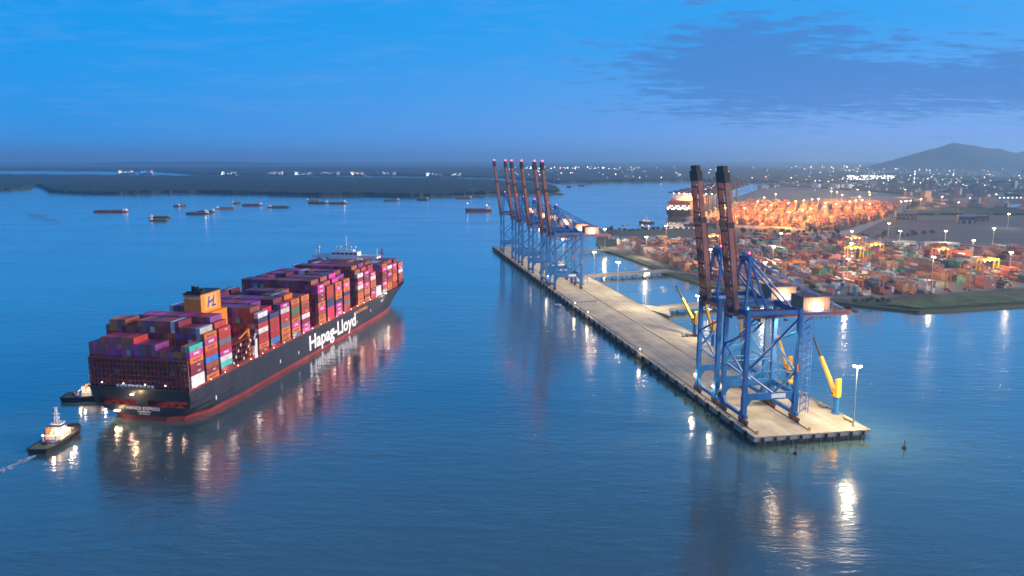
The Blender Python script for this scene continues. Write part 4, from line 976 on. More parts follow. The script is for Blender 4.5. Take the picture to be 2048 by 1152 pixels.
barge((-806,2035), R(185), 46, 'green', 'green barge rafted just behind the blue striped barge')
barge((-803,2166), R(12), 53, 'grey', 'grey barge with two pale hatches left of the red one')
barge((-782,2327), R(184), 62, 'red', 'dull red barge in the middle of the anchorage')
barge((-673,2232), R(6), 64, 'green', 'long green barge right of the dull red one')
barge((-612,2440), R(182), 66, 'dark', 'loaded dark barge moored end to end with a lit one')
barge((-545,2425), R(181), 58, 'brown', 'brown barge showing a bright anchor light over the water', lit=True)
barge((-661,2573), R(10), 46, 'grey', 'grey barge behind the end to end pair')
barge((-866,2430), R(25), 26, 'green', 'little green boat above the grey barge')
barge((-400,2573), R(185), 54, 'grey', 'pale grey barge alone right of the end to end pair')
barge((-304,2635), R(178), 42, 'dark', 'small dark barge near the island shore')
barge((-169,2733), R(184), 60, 'brown', 'brown barge half against the mangrove island')
barge((282,3827), R(160), 30, 'dark', 'tiny dark boat beyond the tip of the mangrove island')
barge((356,3964), R(175), 38, 'dark', 'dark barge far up the right hand channel')
barge((184,3036), R(178), 40, 'brown', 'brown barge just off the tip of the mangrove island')

def coaster(loc, rz, L, label):
    t = thing('cargo_ship', label, 'ship', (loc[0], loc[1], 0), rz)
    W = 13; hull_loft(L, W, 5.0, 7.6, HM['red'], t, sharp=0.22, stern=0.85)
    b = MB(); b.box(-L*0.26, L*0.34, -W*0.40, W*0.40, 4.8, 6.6); b.build('hatch_cover', M_rust, t)
    b = MB(); b.box(-L*0.47, -L*0.33, -W*0.44, W*0.44, 5.1, 9.4); hs = b.build('deckhouse', M_swhite, t)
    b = MB(); b.box(-L*0.45, -L*0.34, -W*0.36, W*0.36, 9.41, 14.5); b.box(-L*0.40, -L*0.335, -W*0.52, W*0.52, 12.0, 14.6); b.build('bridge', M_swhite, hs)
    b = MB(); b.box(-L*0.334, -L*0.330, -W*0.34, W*0.34, 12.8, 14.0); b.build('window', M_glass, hs)
    b = MB(); b.box(-L*0.45, -L*0.41, -1.4, 1.4, 14.51, 18.5); b.build('funnel', M_oxide, t)
    for x, h in ((-L*0.38, 24), (L*0.40, 20)):
        b = MB(); b.tube((x,0,6), (x,0,h), 0.35, 0.15, n=6); b.box(x-0.2,x+0.2,-2.4,2.4,h-4,h-3.6); b.build('mast', M_swhite, t)
    b = MB(); b.ball((L*0.40,0,20.5),0.8,8,5); b.ball((-L*0.32,0,15.6),0.8,8,5); b.build('lamp', E_flood, t)
coaster((-91,2083), R(184), 72, 'red and white coastal cargo ship anchored left of the six cranes')
def launch(loc, rz, L, label, m=M_white):
    t = thing('launch', label, 'boat', loc, rz)
    hull_loft(L, L*0.28, 0.8, 1.4, m, t, sharp=0.45, stern=0.9, draft=0.4)
    b = MB(); b.prism([(-L*0.2,-L*0.1),(L*0.12,-L*0.1),(L*0.2,0),(L*0.12,L*0.1),(-L*0.2,L*0.1)], 0.85, 2.3); cb = b.build('cabin', M_swhite, t)
    b = MB(); b.box(-L*0.15, L*0.1, -L*0.104, L*0.104, 1.5, 2.0); b.build('window', M_glass, cb)
launch(J(372,-9,0), JRZ+R(20), 13, 'small white launch beside the jetty edge')
launch((240,1636,0), R(20), 12, 'small dark boat off the grassy point near the far tug', M_tughull)
tug((295, 1690, 0), R(185), 'tug lit orange near the stern of the moored ship at the far terminal', 34.0)
barge((395, 1640), R(6), 58, 'dark', 'empty dark barge in the creek below the far terminal', cargo=False)
# buoys
def buoy(loc, label):
    t = thing('buoy', label, 'buoy', loc, 0, 'mooring buoys off the jetty end')
    b = MB(); b.loft([[(r*math.cos(a), r*math.sin(a), z) for a in [2*math.pi*i/10 for i in range(10)]] for z, r in ((-0.6,0.9),(0.1,1.25),(0.7,1.15),(1.0,0.5))]); b.build('float', M_tughull, t)
    b = MB()
    for a in range(3): b.beam((0.6*math.cos(a*2.1),0.6*math.sin(a*2.1),0.9), (0.12*math.cos(a*2.1),0.12*math.sin(a*2.1),3.4), 0.14, 0.14)
    b.box(-0.3,0.3,-0.3,0.3,3.2,4.0); b.build('topmark', M_rust, t)
buoy((137.3,363.2-9,0), 'dark buoy floating just off the near end of the jetty'); buoy((193,360.6,0), 'dark buoy floating to the right of the lamp mast corner')
# fishing stakes
st_me = MB().tube((0,0,-1),(0,0,4.0),0.22,n=5).mesh('stake', M_rust)
for g, (a, c, n, lab) in enumerate((((-1235,1960),(-1150,1905),12,'line of fishing stakes standing in the water, upper row'), ((-1190,1905),(-1010,1715),20,'line of fishing stakes standing in the water, long lower row'))):
    t = thing('fishing_stakes', lab, 'stakes', (a[0],a[1],0))
    for i in range(n):
        u = i/(n-1); inst('stake', st_me, t, ((c[0]-a[0])*u+rng.uniform(-3,3), (c[1]-a[1])*u+rng.uniform(-3,3), 0), (rng.uniform(-.1,.1), rng.uniform(-.1,.1), 0))
    b = MB(); b.beam((0,0,2.6),(c[0]-a[0],c[1]-a[1],2.6),0.3,0.5); b.build('net_line', M_rust, t)
# wakes: broken foam lines lying on the water
def wake(a, c, w, label):
    b = MB(); a = Vector(a); c = Vector(c); d_ = (c-a).normalized(); nrm = Vector((-d_.y, d_.x)); L = (c-a).length
    for i in range(int(L*4)):
        u = rng.random(); p = a+(c-a)*u+nrm*rng.gauss(0, w*(0.4+u)); q = rng.uniform(0.5, 1.6)
        b._add([(p.x-d_.x*q,p.y-d_.y*q,0.14),(p.x+nrm.x*0.32,p.y+nrm.y*0.32,0.17),(p.x+d_.x*q,p.y+d_.y*q,0.14),(p.x-nrm.x*0.32,p.y-nrm.y*0.32,0.16)], [(3,2,1,0)])
    tag(b.build('wake_foam', M_foam), label, 'foam', kind='stuff')
M_foam = mat('foam', (0.75,0.78,0.80), 0.7)
wake((-229,351),(-236,322),1.6,'faint wake foam behind the near tug')
wake((-160,468),(-146,540),0.5,'thin foam line along the waterline of the container ship')
# ---------------------------------------------------------------- lamp masts and jib cranes on the jetty
M_pole = mat('mast_galvanised', (0.45, 0.46, 0.46), 0.45, metal=0.5)
E_white = emis('white_mast_glow', (1.0, 0.82, 0.52), 55.0)
E_sod = emis('sodium_mast_glow', (1.0, 0.50, 0.16), 80.0)
SOD = (1.0, 0.34, 0.07)
def mast_meshes(h, glow):
    p = MB(); p.tube((0,0,0), (0,0,h), 0.42, 0.2, n=8).mesh
    p = MB(); p.tube((0,0,0), (0,0,h), 0.42, 0.2, n=8); p.box(-0.7,0.7,-0.7,0.7,0,0.5)
    q = MB(); q.tube((0,0,h), (0,0,h+0.35), 1.1, 1.1, n=10)
    r = MB()
    for i in range(8):
        a = 2*math.pi*i/8; r.cbox((1.55*math.cos(a), 1.55*math.sin(a), h-0.15), (0.85, 0.75, 0.42), a)
    return p.mesh('mast_pole', M_pole), q.mesh('lamp_ring', M_pole), r.mesh('floodlight', glow)
MM = {}
def lamp_mast(loc, h, label, energy, col=WARM, glow=None, group=None, rad=1.3, s=1.0):
    glow = glow or E_white
    key = (h, glow.name)
    if key not in MM: MM[key] = mast_meshes(h, glow)
    t = thing('lamp_mast', label, 'lamp mast', loc, rng.uniform(0, 1), group)
    for nm, me in zip(('pole', 'lamp_ring', 'floodlights'), MM[key]): inst(nm, me, t)
    if energy: lamp('mast_light', t, (0, 0, h-1.6), energy, col, rad)
    return t
G1 = 'lamp masts along the rear edge of the jetty'
lamp_mast(J(6.4, 57.8, DECK), 32.0, 'tall lamp mast at the near corner of the jetty, lit', 90000, group=G1)
lamp_mast(J(325, 61.8, DECK), 33.0, 'lit lamp mast on the jetty beside the near access bridge', 90000, group=G1)
lamp_mast(J(497, 61.8, DECK), 32.0, 'lit lamp mast on the jetty behind the nearest of the six cranes', 70000, group=G1)
lamp_mast(J(640, 61.8, DECK), 32.0, 'added lit lamp mast behind the middle of the six cranes', 65000, group=G1)  # mast added to carry warm light along the deck
lamp_mast(J(790, 61.8, DECK), 32.0, 'lit lamp mast at the far end of the jetty', 60000, group=G1)
lamp_mast(J(212, 61.8, DECK), 32.0, 'added lit lamp mast on the jetty hidden behind the raised booms', 80000, group=G1)  # extra mast, added out of sight to brighten the bare deck
lamp_mast(J(410, 61.8, DECK), 32.0, 'added lit lamp mast on the jetty between the two access bridges', 70000, group=G1)  # another added mast, filling in deck light between the bridges

def jib_crane(s, t_, yaw, pitch, label):
    """pedestal crane: blue column, yellow slewing house, stowed telescopic box jib"""
    t = thing('jib_crane', label, 'crane', J(s, t_, DECK), JRZ+yaw, 'yellow jib cranes along the rear edge')
    b = MB(); b.tube((0,0,0.4), (0,0,9.0), 1.45, 1.35, n=14); b.tube((0,0,0), (0,0,0.45), 2.3, 2.3, n=14); b.tube((0,0,8.6), (0,0,9.3), 1.9, 1.9, n=14); b.build('pedestal', M_blue2, t)
    b = MB(); b.prism([(-1.6,-1.5),(1.4,-1.5),(1.4,1.5),(-1.6,1.5)], 9.31, 14.0); b.prism([(-1.5,-1.4),(0.4,-1.4),(0.4,1.4),(-1.5,1.4)], 14.01, 18.5); b.tube((-0.5,-1.5,18.6),(-0.5,1.5,18.6),0.9,n=10); hs = b.build('slewing_house', M_yel, t)
    b = MB(); b.box(-0.2,1.3,1.51,2.6,9.8,12.0); cb = b.build('cab', M_yel, hs)
    b = MB(); b.box(0.1,1.35,1.6,2.65,10.7,11.8); b.build('window', M_glass, hs)
    L = 31.0; a = Vector((1.4, 0, 11.5)); dirv = Vector((math.cos(pitch), 0, math.sin(pitch)))
    e1 = a+dirv*L*0.66; e2 = a+dirv*L
    b = MB(); b.beam(a, e1, 1.7, 2.1, up=(0,1,0), w2=1.3, h2=1.7); jb = b.build('jib', M_yel, t)
    b = MB(); b.beam(e1, e2, 0.95, 1.2, up=(0,1,0), w2=0.7, h2=0.9); b.build('telescopic_section', M_boomdark, jb)
    b = MB(); b.tube(e2-Vector((0,0.7,0)), e2+Vector((0,0.7,0)), 0.7, n=8); b.build('head_sheave', M_black, jb)
    b = MB(); b.tube((0.9,0,10.0), a+dirv*L*0.36+Vector((0,0,-1.2)), 0.4, n=8); b.build('luffing_cylinder', M_galv, t)
    b = MB()
    for i in range(6): p = a+dirv*(4+i*2.4); b.cbox((p.x, -1.1, p.z), (0.5, 0.1, 0.5))
    b.build('boom_marks', M_boomdark, jb)
    b = MB(); b.tube(e2, e2+Vector((0.4,0,-3.0)), 0.08, n=4); b.cbox((e2.x+0.4,0,e2.z-3.4),(0.5,0.4,0.9)); b.build('hook', M_black, jb)
    return t
jib_crane(26.6, 60.8, R(14), R(57), 'yellow jib crane on a blue pedestal at the near corner, jib pointing up left')
jib_crane(76, 60.8, R(10), R(60), 'yellow jib crane seen through the legs of the front gantry crane')
jib_crane(134, 60.8, R(-8), R(66), 'yellow jib crane behind the second gantry crane, jib steep')
jib_crane(181, 60.8, R(12), R(62), 'yellow jib crane left of the lit lamp glare behind the second gantry crane')
jib_crane(214, 60.8, R(24), R(52), 'farthest yellow jib crane, left of the raised booms')
# jib resting low between the front crane legs
jib_crane(52, 50.5, R(140), R(14), 'low yellow jib crane lying out under the front gantry crane')

# ---------------------------------------------------------------- near container yard
YC = [(0.32,0.10,0.075)]*12+[(0.42,0.09,0.07)]*9+[(0.22,0.075,0.065)]*9+[(0.08,0.20,0.11)]*6+[(0.10,0.28,0.20)]*2+[(0.07,0.10,0.18)]*5+[(0.46,0.20,0.07)]*7+[(0.40,0.40,0.38)]*6+[(0.55,0.54,0.50)]*4+[(0.15,0.18,0.21)]*4+[(0.32,0.16,0.13)]*7
yr = random.Random(5)
def Jst(x, y):
    q = Vector((x, y))-JA; return q.dot(JD), q.dot(JN)
yb = MB()
def stack_box(s, t, z, L=12.19, W=2.44, H=2.6, col=None):
    """one container lying along the quay direction"""
    c = col or yr.choice(YC); q = yr.uniform(0.75, 1.15); yb.cur = tuple(min(1, v*q) for v in c)
    p = J(s, t); yb.cbox((p.x, p.y, z+H/2), (L, W, H), JRZ)
def shrink_inside(x, y, poly, m):
    return all(inside(x+dx_, y+dy_, poly) for dx_, dy_ in ((m,0),(-m,0),(0,m),(0,-m)))
for col in range(24):
    t0 = 196+col*26.5
    for seg in range(5):
        s0 = 330+seg*150
        full = yr.random()
        if full < 0.08: continue
        for sl in range(10):
            s = s0+sl*13.1
            hcol = yr.choice((2,3,3,4,4,5)) if yr.random() > 0.1 else 0
            c_run = yr.choice(YC)
            for row in range(6):
                t = t0+row*2.75
                p = J(s, t)
                if not shrink_inside(p.x, p.y, YARD, 12): continue
                if 500 < s < 640 and 330 < t < 352: continue
                h = max(0, min(5, hcol+yr.choice((-1,0,0,0,1))))
                for k_ in range(h): stack_box(s, t, 2.26+k_*2.62, col=c_run if yr.random() < 0.6 else None)
yo = yb.build('yard_containers', M_paint)
tag(yo, 'rows of stacked containers in the yard behind the jetty', 'containers', kind='stuff')

M_rtgo = mat('yard_crane_orange', (0.66, 0.22, 0.04), 0.5, var=0.3, vscale=0.3)
M_rtgy = mat('yard_crane_yellow', (0.80, 0.44, 0.04), 0.5, var=0.25, vscale=0.3)
def rtg(s, t, label, m, lit=0):
    """rubber-tyred yard gantry: local x along the quay, y across the block"""
    r = thing('yard_crane', label, 'crane', J(s, t, 2.26), JRZ, 'rubber tyred yard cranes')
    w, h, l = 11.8, 20.0, 3.6
    for y in (-w, w):
        b = MB(); b.box(-5.2, 5.2, y-0.5, y+0.5, 1.2, 2.2); b.build('sill_beam', m, r)
        for x in (-l, l):
            b = MB(); b.beam((x,y,2.2), (x*0.9,y,h), 0.9, 0.8, up=(0,1,0)); b.build('leg', m, r)
        for x in (-4.3,-2.6,2.6,4.3):
            b = MB(); b.tube((x,y-0.35,0.75), (x,y+0.35,0.75), 0.75, n=8); b.build('wheel', M_rubber, r)
        b = MB(); b.tube((-l,y,9), (l,y,16), 0.2, n=5); b.build('brace', m, r)
    for x in (-2.6, 2.6):
        b = MB(); b.box(x-0.5, x+0.5, -w-1.2, w+1.2, h-0.2, h+1.5); b.build('girder', m, r)
    b = MB(); b.box(-2.9, 2.9, -3, 3, h+1.51, h+3.4); b.build('trolley', m, r)
    b = MB(); b.box(-0.8, 1.0, 3.2, 5.0, h-2.6, h-0.3); b.build('cab', M_white, r)
    b = MB(); b.box(-4.8, -1.0, w+0.6, w+2.4, 1.4, 4.0); b.build('power_pack', m, r)
    if lit:
        b = MB()
        for y in (-7, 0, 7): b.cbox((-3.3,y,h-0.5),(0.6,1.0,0.5))
        b.build('floodlights', E_warm, r); lamp('yard_crane_light', r, (-5.0,0,h-2.0), lit, (1.0,0.60,0.20), 0.8)
    return r
RL = [(703,239,'o',0,'orange yard crane at the left end of the yard, above red stacks'), (780,335,'o',9000,'orange yard crane seen between the two raised booms'), (886,546,'y',0,'yellow yard crane at the back of the yard below the sand road'),
      (897,600,'o',0,'orange yard crane at the back right of the yard'), (365,318,'o',0,'orange yard crane left in the front row by the road'), (362,371,'o',0,'orange yard crane second from left in the front row by the road'), (372,425,'o',0,'orange yard crane in the middle of the front row'),
      (415,478,'o',0,'orange yard crane right of the middle of the front row'), (452,531,'y',16000,'brightly lit yellow yard crane at the right of the yard'), (560,557,'o',14000,'lit orange yard crane near the white warehouse'), (592,451,'y',20000,'brightly lit yellow yard crane in the centre of the yard'),
      (625,504,'y',9000,'yellow yard crane just right of the brightest one'), (712,531,'o',6000,'orange yard crane behind the brightest yellow one'), (860,478,'o',0,'faint orange yard crane at the back left of centre'), (470,292,'o',0,'orange yard crane behind the front gantry crane stays')]
for s, t, c_, lit, lab in RL: rtg(s, t, lab, M_rtgy if c_ == 'y' else M_rtgo, lit)
YM = [((188,1074),26000,'lit lamp mast left of centre in the yard, beside red stacks'), ((145,1197),26000,'lit lamp mast at the left tip of the yard'), ((327,957),24000,'lit lamp mast near the middle of the yard, left of the green stacks'), ((268,808),20000,'lit lamp mast low in the yard behind the stays of the front crane'),
      ((368,836),22000,'lit lamp mast in front of the brightest yard crane'), ((394,1125),18000,'lit lamp mast at the back of the yard left of centre'), ((439,991),20000,'lit lamp mast behind the brightest yard crane'), ((511,1156),14000,'lit lamp mast at the back of the yard right of centre'),
      ((636,1299),16000,'small lit lamp mast by the empty lot corner'), ((588,1164),18000,'lit lamp mast on the empty lot, left of the white warehouse'), ((657,1164),18000,'lit lamp mast above the white warehouse'), ((471,854),22000,'lit lamp mast above the front row of yard cranes'),
      ((619,1028),22000,'lit lamp mast left of the dark trees at the right'), ((756,1206),18000,'lit lamp mast farthest right on the empty lot'), ((584,895),22000,'lit lamp mast at the right edge of the yard'), ((251,1251),16000,'lit lamp mast by the creek behind the left yard crane'), ((240,925),18000,'lit lamp mast glimpsed between the raised booms')]
for (x, y), e_, lab in YM: lamp_mast((x, y, 2.26), 30.0, lab, e_*2.9, (1.0,0.72,0.40), group='lamp masts of the near yard')

# yard buildings
M_clad = mat('white_cladding', (0.66, 0.66, 0.62), 0.6, var=0.2, vscale=0.15)
M_roofg = mat('grey_metal_roof', (0.30, 0.32, 0.34), 0.5, metal=0.3, var=0.25, vscale=0.1)
M_ordark = mat('gate_orange', (0.70, 0.16, 0.03), 0.5, var=0.2, vscale=0.3)
def shed(loc, rz, L, W, H, label, wall=M_clad, roof=M_roofg, doors=4, cat='warehouse', pitch=0.16):
    t = thing('warehouse', label, cat, (loc[0], loc[1], 2.26), rz)
    b = MB(); b.box(-L/2, L/2, -W/2, W/2, 0, H); b.build('wall', wall, t)
    b = MB(); b._add([(-L/2-.4,-W/2-.5,H+0.02),(L/2+.4,-W/2-.5,H+0.02),(L/2+.4,0,H+W*pitch),(-L/2-.4,0,H+W*pitch),(-L/2-.4,W/2+.5,H+0.02),(L/2+.4,W/2+.5,H+0.02)], [(0,1,2,3),(3,2,5,4),(0,3,4),(1,5,2),(0,4,5,1)]); b.build('roof', roof, t)
    for i in range(doors):
        x = -L/2+(i+0.5)*L/doors
        b = MB(); b.box(x-1.9, x+1.9, -W/2-0.08, -W/2-0.01, 0, H*0.55); b.build('door', M_roofg, t)
        b = MB(); b.box(x-1.5, x+1.5, -W/2-0.06, -W/2-0.01, H*0.68, H*0.84); b.build('window', M_glass, t)
    return t
shed((652,1163), R(-14), 46, 16, 11, 'long white warehouse behind the yard, right part')
shed((607,1180), R(-14), 24, 16, 11, 'short white warehouse joined in line left of the long one', doors=2)
shed((585,1240), R(-16), 60, 22, 7, 'low pale shed at the back of the yard', doors=6)
shed((200,1310), R(-6), 26, 10, 5, 'small blue grey shed by the creek, left', doors=2, wall=mat('blue_grey_wall',(0.25,0.32,0.42),0.6))
shed((242,1322), R(-4), 24, 10, 5, 'small blue grey shed by the creek, right', doors=2, wall=mat('pale_blue_wall',(0.40,0.47,0.55),0.6))
shed((176,1330), R(-8), 18, 9, 4.5, 'smallest shed by the creek near the tree line', doors=2)
sh = shed((622,1060), R(-12), 24, 12, 11, 'orange gate building with a glowing white and blue screen', wall=M_ordark, roof=M_ordark, doors=0, cat='building')
b = MB(); b.box(-6,3,-6.3,-6.05,4.6,9.6); b.build('screen', emis('screen_glow', (0.75,0.85,1.0), 2.2), sh); b = MB(); b.box(-5,2,-6.36,-6.31,6.4,7.4); b.build('screen_stripe', emis('screen_blue', (0.05,0.15,0.8), 1.4), sh)
shed((905,1772), R(-22), 42, 22, 14, 'red brown block beside the far terminal road', wall=mat('brown_wall',(0.22,0.10,0.08),0.7), roof=M_roofg, doors=5, cat='building')
shed((978,1660), R(-18), 32, 20, 15, 'dark block standing on the empty lot', wall=mat('dark_wall',(0.08,0.07,0.09),0.7), roof=M_roofg, doors=3, cat='building')
shed((1035,1720), R(-18), 46, 22, 12, 'brown block right of the far terminal road', wall=mat('brown_wall2',(0.20,0.11,0.08),0.7), roof=M_roofg, doors=4, cat='building')

# trees
def crown_mesh(seed, rx, rz_, n):
    r = random.Random(seed); b = MB()
    lob = [(Vector((r.uniform(-.5,.5)*rx, r.uniform(-.5,.5)*rx, rz_*r.uniform(0.7,1.5))), r.uniform(0.4,0.7)*rx) for _ in range(7)]
    for _ in range(n):
        c, q = r.choice(lob); d_ = Vector((r.gauss(0,1), r.gauss(0,1), r.gauss(0,0.8))).normalized(); p = c+d_*q*r.uniform(0.55,1.05)
        u = Vector((r.gauss(0,1), r.gauss(0,1), r.gauss(0,1))).normalized(); v = u.cross(d_).normalized(); s_ = r.uniform(0.35,0.8)
        b._add([p-u*s_, p+v*s_*0.6, p+u*s_, p-v*s_*0.6], [(0,1,2,3)])
    return b.mesh('crown', M_leaf)
M_leaf = mat('leaf_green', (0.035, 0.065, 0.025), 0.8, var=0.5, vscale=0.5)
M_bark = mat('bark', (0.08, 0.06, 0.045), 0.9)
CR = [crown_mesh(i, 3.6, 3.2, 260) for i in range(4)]
tk = MB(); tk.tube((0,0,0),(0.2,0.1,3.2),0.28,0.18,n=6); tk.tube((0.2,0.1,3.0),(1.3,0.6,5.2),0.15,0.06,n=5); tk.tube((0.2,0.1,2.8),(-1.2,-0.4,5.0),0.15,0.06,n=5); tkm = tk.mesh('trunk', M_bark)
tn = 0
def tree(x, y, s, label, grp):
    global tn
    t = thing('tree', label, 'tree', (x, y, 2.1), rng.uniform(0, 6.28), grp); t.scale = (s, s, s*rng.uniform(0.85, 1.15))
    inst('trunk', tkm, t); inst('crown', CR[tn % 4], t); tn += 1
def grove(spots, what, grp):
    spots.sort(key=lambda q: q[0]/q[1])
    for i, (x, y, s_) in enumerate(spots): tree(x, y, s_, f'{what}, {ORD[i+1]} from the left', grp)
grove([(170+i*9+rng.uniform(-5,5), 1476+i*1.8+rng.uniform(-12,6), rng.uniform(0.7,1.5)) for i in range(26)], 'low tree in the line along the creek', 'trees along the creek')
grove([(430+i*9+rng.uniform(-5,5), 1440-i+rng.uniform(-16,16), rng.uniform(0.9,1.8)) for i in range(20)], 'dark tree in the line between the two terminals', 'trees between the terminals')
grove([(608+i*4.8+rng.uniform(-9,9), 996+i*4.4+rng.uniform(-9,9), rng.uniform(1.0,1.9)) for i in range(22)], 'dark tree in the grove right of the yard', 'grove at the right of the yard')
grove([(333+i*4.2+rng.uniform(-2,2), 744+rng.uniform(-4,4)-i*1.0, rng.uniform(0.45,0.8)) for i in range(9)], 'round bush on the grassy bank', 'bushes on the bank')
grove([(600+i*11+rng.uniform(-5,5), 1345+i*4+rng.uniform(-20,30), rng.uniform(0.8,1.5)) for i in range(16)], 'dark tree at the back of the empty lot', 'trees at the empty lot')
# ---------------------------------------------------------------- the far terminal, lit by sodium lamps
fb = MB(); fr = random.Random(9)
QD = Vector((317, 787)).normalized(); QN = Vector((QD.y, -QD.x)); QA = Vector((420, 1815))      # quay line of the far terminal and the landward normal
QRZ = math.atan2(QD.y, QD.x)
def Q(s, t, z=0): p = QA+QD*s+QN*t; return Vector((p.x, p.y, z))
FC = [(0.42,0.12,0.05)]*8+[(0.50,0.20,0.07)]*8+[(0.30,0.08,0.05)]*6+[(0.40,0.30,0.18)]*4+[(0.12,0.14,0.16)]*3+[(0.55,0.45,0.32)]*3  # box colours tinted orange, sodium light put into the paint
for col in range(20):
    for seg in range(7):
        for sl in range(9):
            s = -230+seg*135+sl*13.0; hc = fr.choice((2,3,4,4,5))
            for row in range(6):
                t = 70+col*27+row*2.75; p = Q(s, t)
                if not shrink_inside(p.x, p.y, FARTERM, 22) or inside(p.x, p.y, SANDROAD): continue
                if fr.random() < 0.06: continue
                for k_ in range(max(1, min(5, hc+fr.choice((-1,0,0,1))))):
                    c_ = fr.choice(FC); q = fr.uniform(0.75,1.15); fb.cur = tuple(v*q for v in c_); fb.cbox((p.x, p.y, 2.3+k_*2.62+1.3), (12.19,2.44,2.6), QRZ)
tag(fb.build('far_yard_containers', M_paint), 'orange lit container stacks of the distant terminal', 'containers', kind='stuff')
FM = [(674,1886),(716,1952),(754,1999),(794,2048),(821,2074),(765,1886),(773,1844),(852,1952),(888,1999),(915,2023),(853,1844),(707,1747),(648,1676),(606,1611),(510,1693),(560,1560),(600,1790),(980,2300),(1040,2480),(700,2150),(800,2350),(540,1640),(470,1700),(520,1850),(620,1950)]
FM.sort(key=lambda q: q[0]/q[1])
for i, (x, y) in enumerate(FM): lamp_mast((x, y, 2.3), 31.0, 'orange lit lamp mast of the far terminal, '+ORD[i+1]+' from the left', 330000, SOD, E_sod, 'sodium lamp masts of the far terminal', rad=2.0)
for i, (x, y) in enumerate([(1007,2002),(1031,2025),(1055,2049)]): lamp_mast((x, y, 2.2), 28.0, ['left','middle','right'][i]+' one of three lamp masts behind the brown blocks', 16000, (1.0,0.7,0.4), E_white, 'three masts behind the brown blocks')
for i, (x, y) in enumerate(sorted([(1010,2250),(1100,2380),(1180,2560),(1250,2250),(1330,2480),(1120,2120),(1400,2760),(1230,2760),(1500,2400),(1080,2620)], key=lambda q: q[0]/q[1])): lamp_mast((x, y, 2.2), 28.0, ORD[i+1]+' added orange mast from the left, spreading the glow behind the far terminal', 160000, SOD, E_sod, 'added masts spreading the glow behind the far terminal', rad=2.0)  # masts added to widen the orange glow beyond the terminal
lamp_mast((1130,1956,2.2), 28.0, 'lone lamp mast beyond the empty lot', 20000, (1.0,0.8,0.5)); lamp_mast((999,1551,2.2), 28.0, 'lamp mast by the pale sheds right of the empty lot', 26000, (1.0,0.85,0.6))
M_fblue = mat('far_crane_blue', (0.025, 0.04, 0.09), 0.6); M_fox = mat('far_crane_steel', (0.05, 0.045, 0.06), 0.6)
for i, s in enumerate((70, 150, 235, 330, 450, 570, 700)):
    t = sts_crane('gantry_crane', ORD[i+1]+' lowered boom crane from the near end of the far terminal quay', 'lowered boom cranes at the far terminal', Q(s, 4, 2.6), QRZ, blue=M_fblue, ox=M_fox, boom_deg=0.0, detail=False, lit=False, house=M_fox, boom_len=66.0)
    b = MB()
    for k_ in range(8): b.cbox((-3.0, -34+k_*13.0, 53.2), (1.2,1.6,0.6))
    b.build('girder_lamps', E_warm if i % 2 else E_white, t); 
    for yy, ee in ((24, 420000), (2, 300000), (-26, 300000)):
        l_ = bpy.data.lights.new('girder_light', 'SPOT'); l_.energy = ee; l_.color = (1.0,0.42,0.10); l_.shadow_soft_size = 1.0; l_.spot_size = R(140); l_.spot_blend = 0.5
        o_ = bpy.data.objects.new('girder_light', l_); C.objects.link(o_); o_.location = (0, yy, 52.4); o_.parent = t
# the ship moored there
mship = thing('container_ship', 'moored container ship under the lowered cranes of the far terminal, glowing orange', 'ship', Q(20, -32, 0), QRZ)
ship_hull(mship, M_hull, M_boot, 366.0)
b = MB(); b._add([(0.0,-29.6,18.5),(0.0,29.6,18.5),(2.2,27.6,8.4),(3.2,13,2.4),(3.2,-13,2.4),(2.2,-27.6,8.4)], [(0,1,2,3,4,5)]); b.build('transom', M_hull, mship)
b = MB(); b.box(60, 74, -28, 28, 18.5, 52); b.box(60, 72, -9, 9, 52.01, 60); b.build('bridge', M_swhite, mship)
for i in range(11):
    for k_ in range(3):
        b = MB(); b.box(-0.3,-0.05,-26+i*5,-23.5+i*5,19.2+k_*3.6,21.4+k_*3.6); b.build('stern_cabin_light', E_deck if (i+k_) % 3 else M_lash, mship)
mb = MB(); mr = random.Random(3)
for bay in range(21):
    x = 4+bay*15.2
    if 58 < x+6 < 78: continue
    hh = mr.choice((6,7,7,8))
    for row in range(22):
        h = hh-mr.choice((0,0,0,1))-(1 if row in (0,21) else 0)
        for k_ in range(h):
            if 2 < row < 19 and k_ < h-2: continue
            c_ = mr.choice(FC+[(0.45,0.06,0.04)]*4); q = mr.uniform(0.8,1.1); mb.cur = tuple(v*q for v in c_); mb.box(x, x+12.19, -27.6+row*2.51, -25.16+row*2.51, 19.5+k_*2.9, 22.3+k_*2.9)
tag(mb.build('moored_ship_containers', M_paint, None, loc=tuple(Q(20,-32,0)), rz=QRZ), 'containers stacked on the moored ship at the far terminal', 'containers', kind='stuff')
for i, (s, t) in enumerate(((60,120),(200,260),(330,420),(20,330),(140,380),(420,300),(250,170),(500,420),(120,200),(380,180))):
    p = Q(s, t)
    r = rtg(0, 0, ORD[i+1]+' faint orange yard crane of the far terminal, counted from the quay end', M_rtgo, 0); r.location = (p.x, p.y, 2.3); r.rotation_euler = (0,0,QRZ); r['group'] = 'yard cranes of the far terminal'

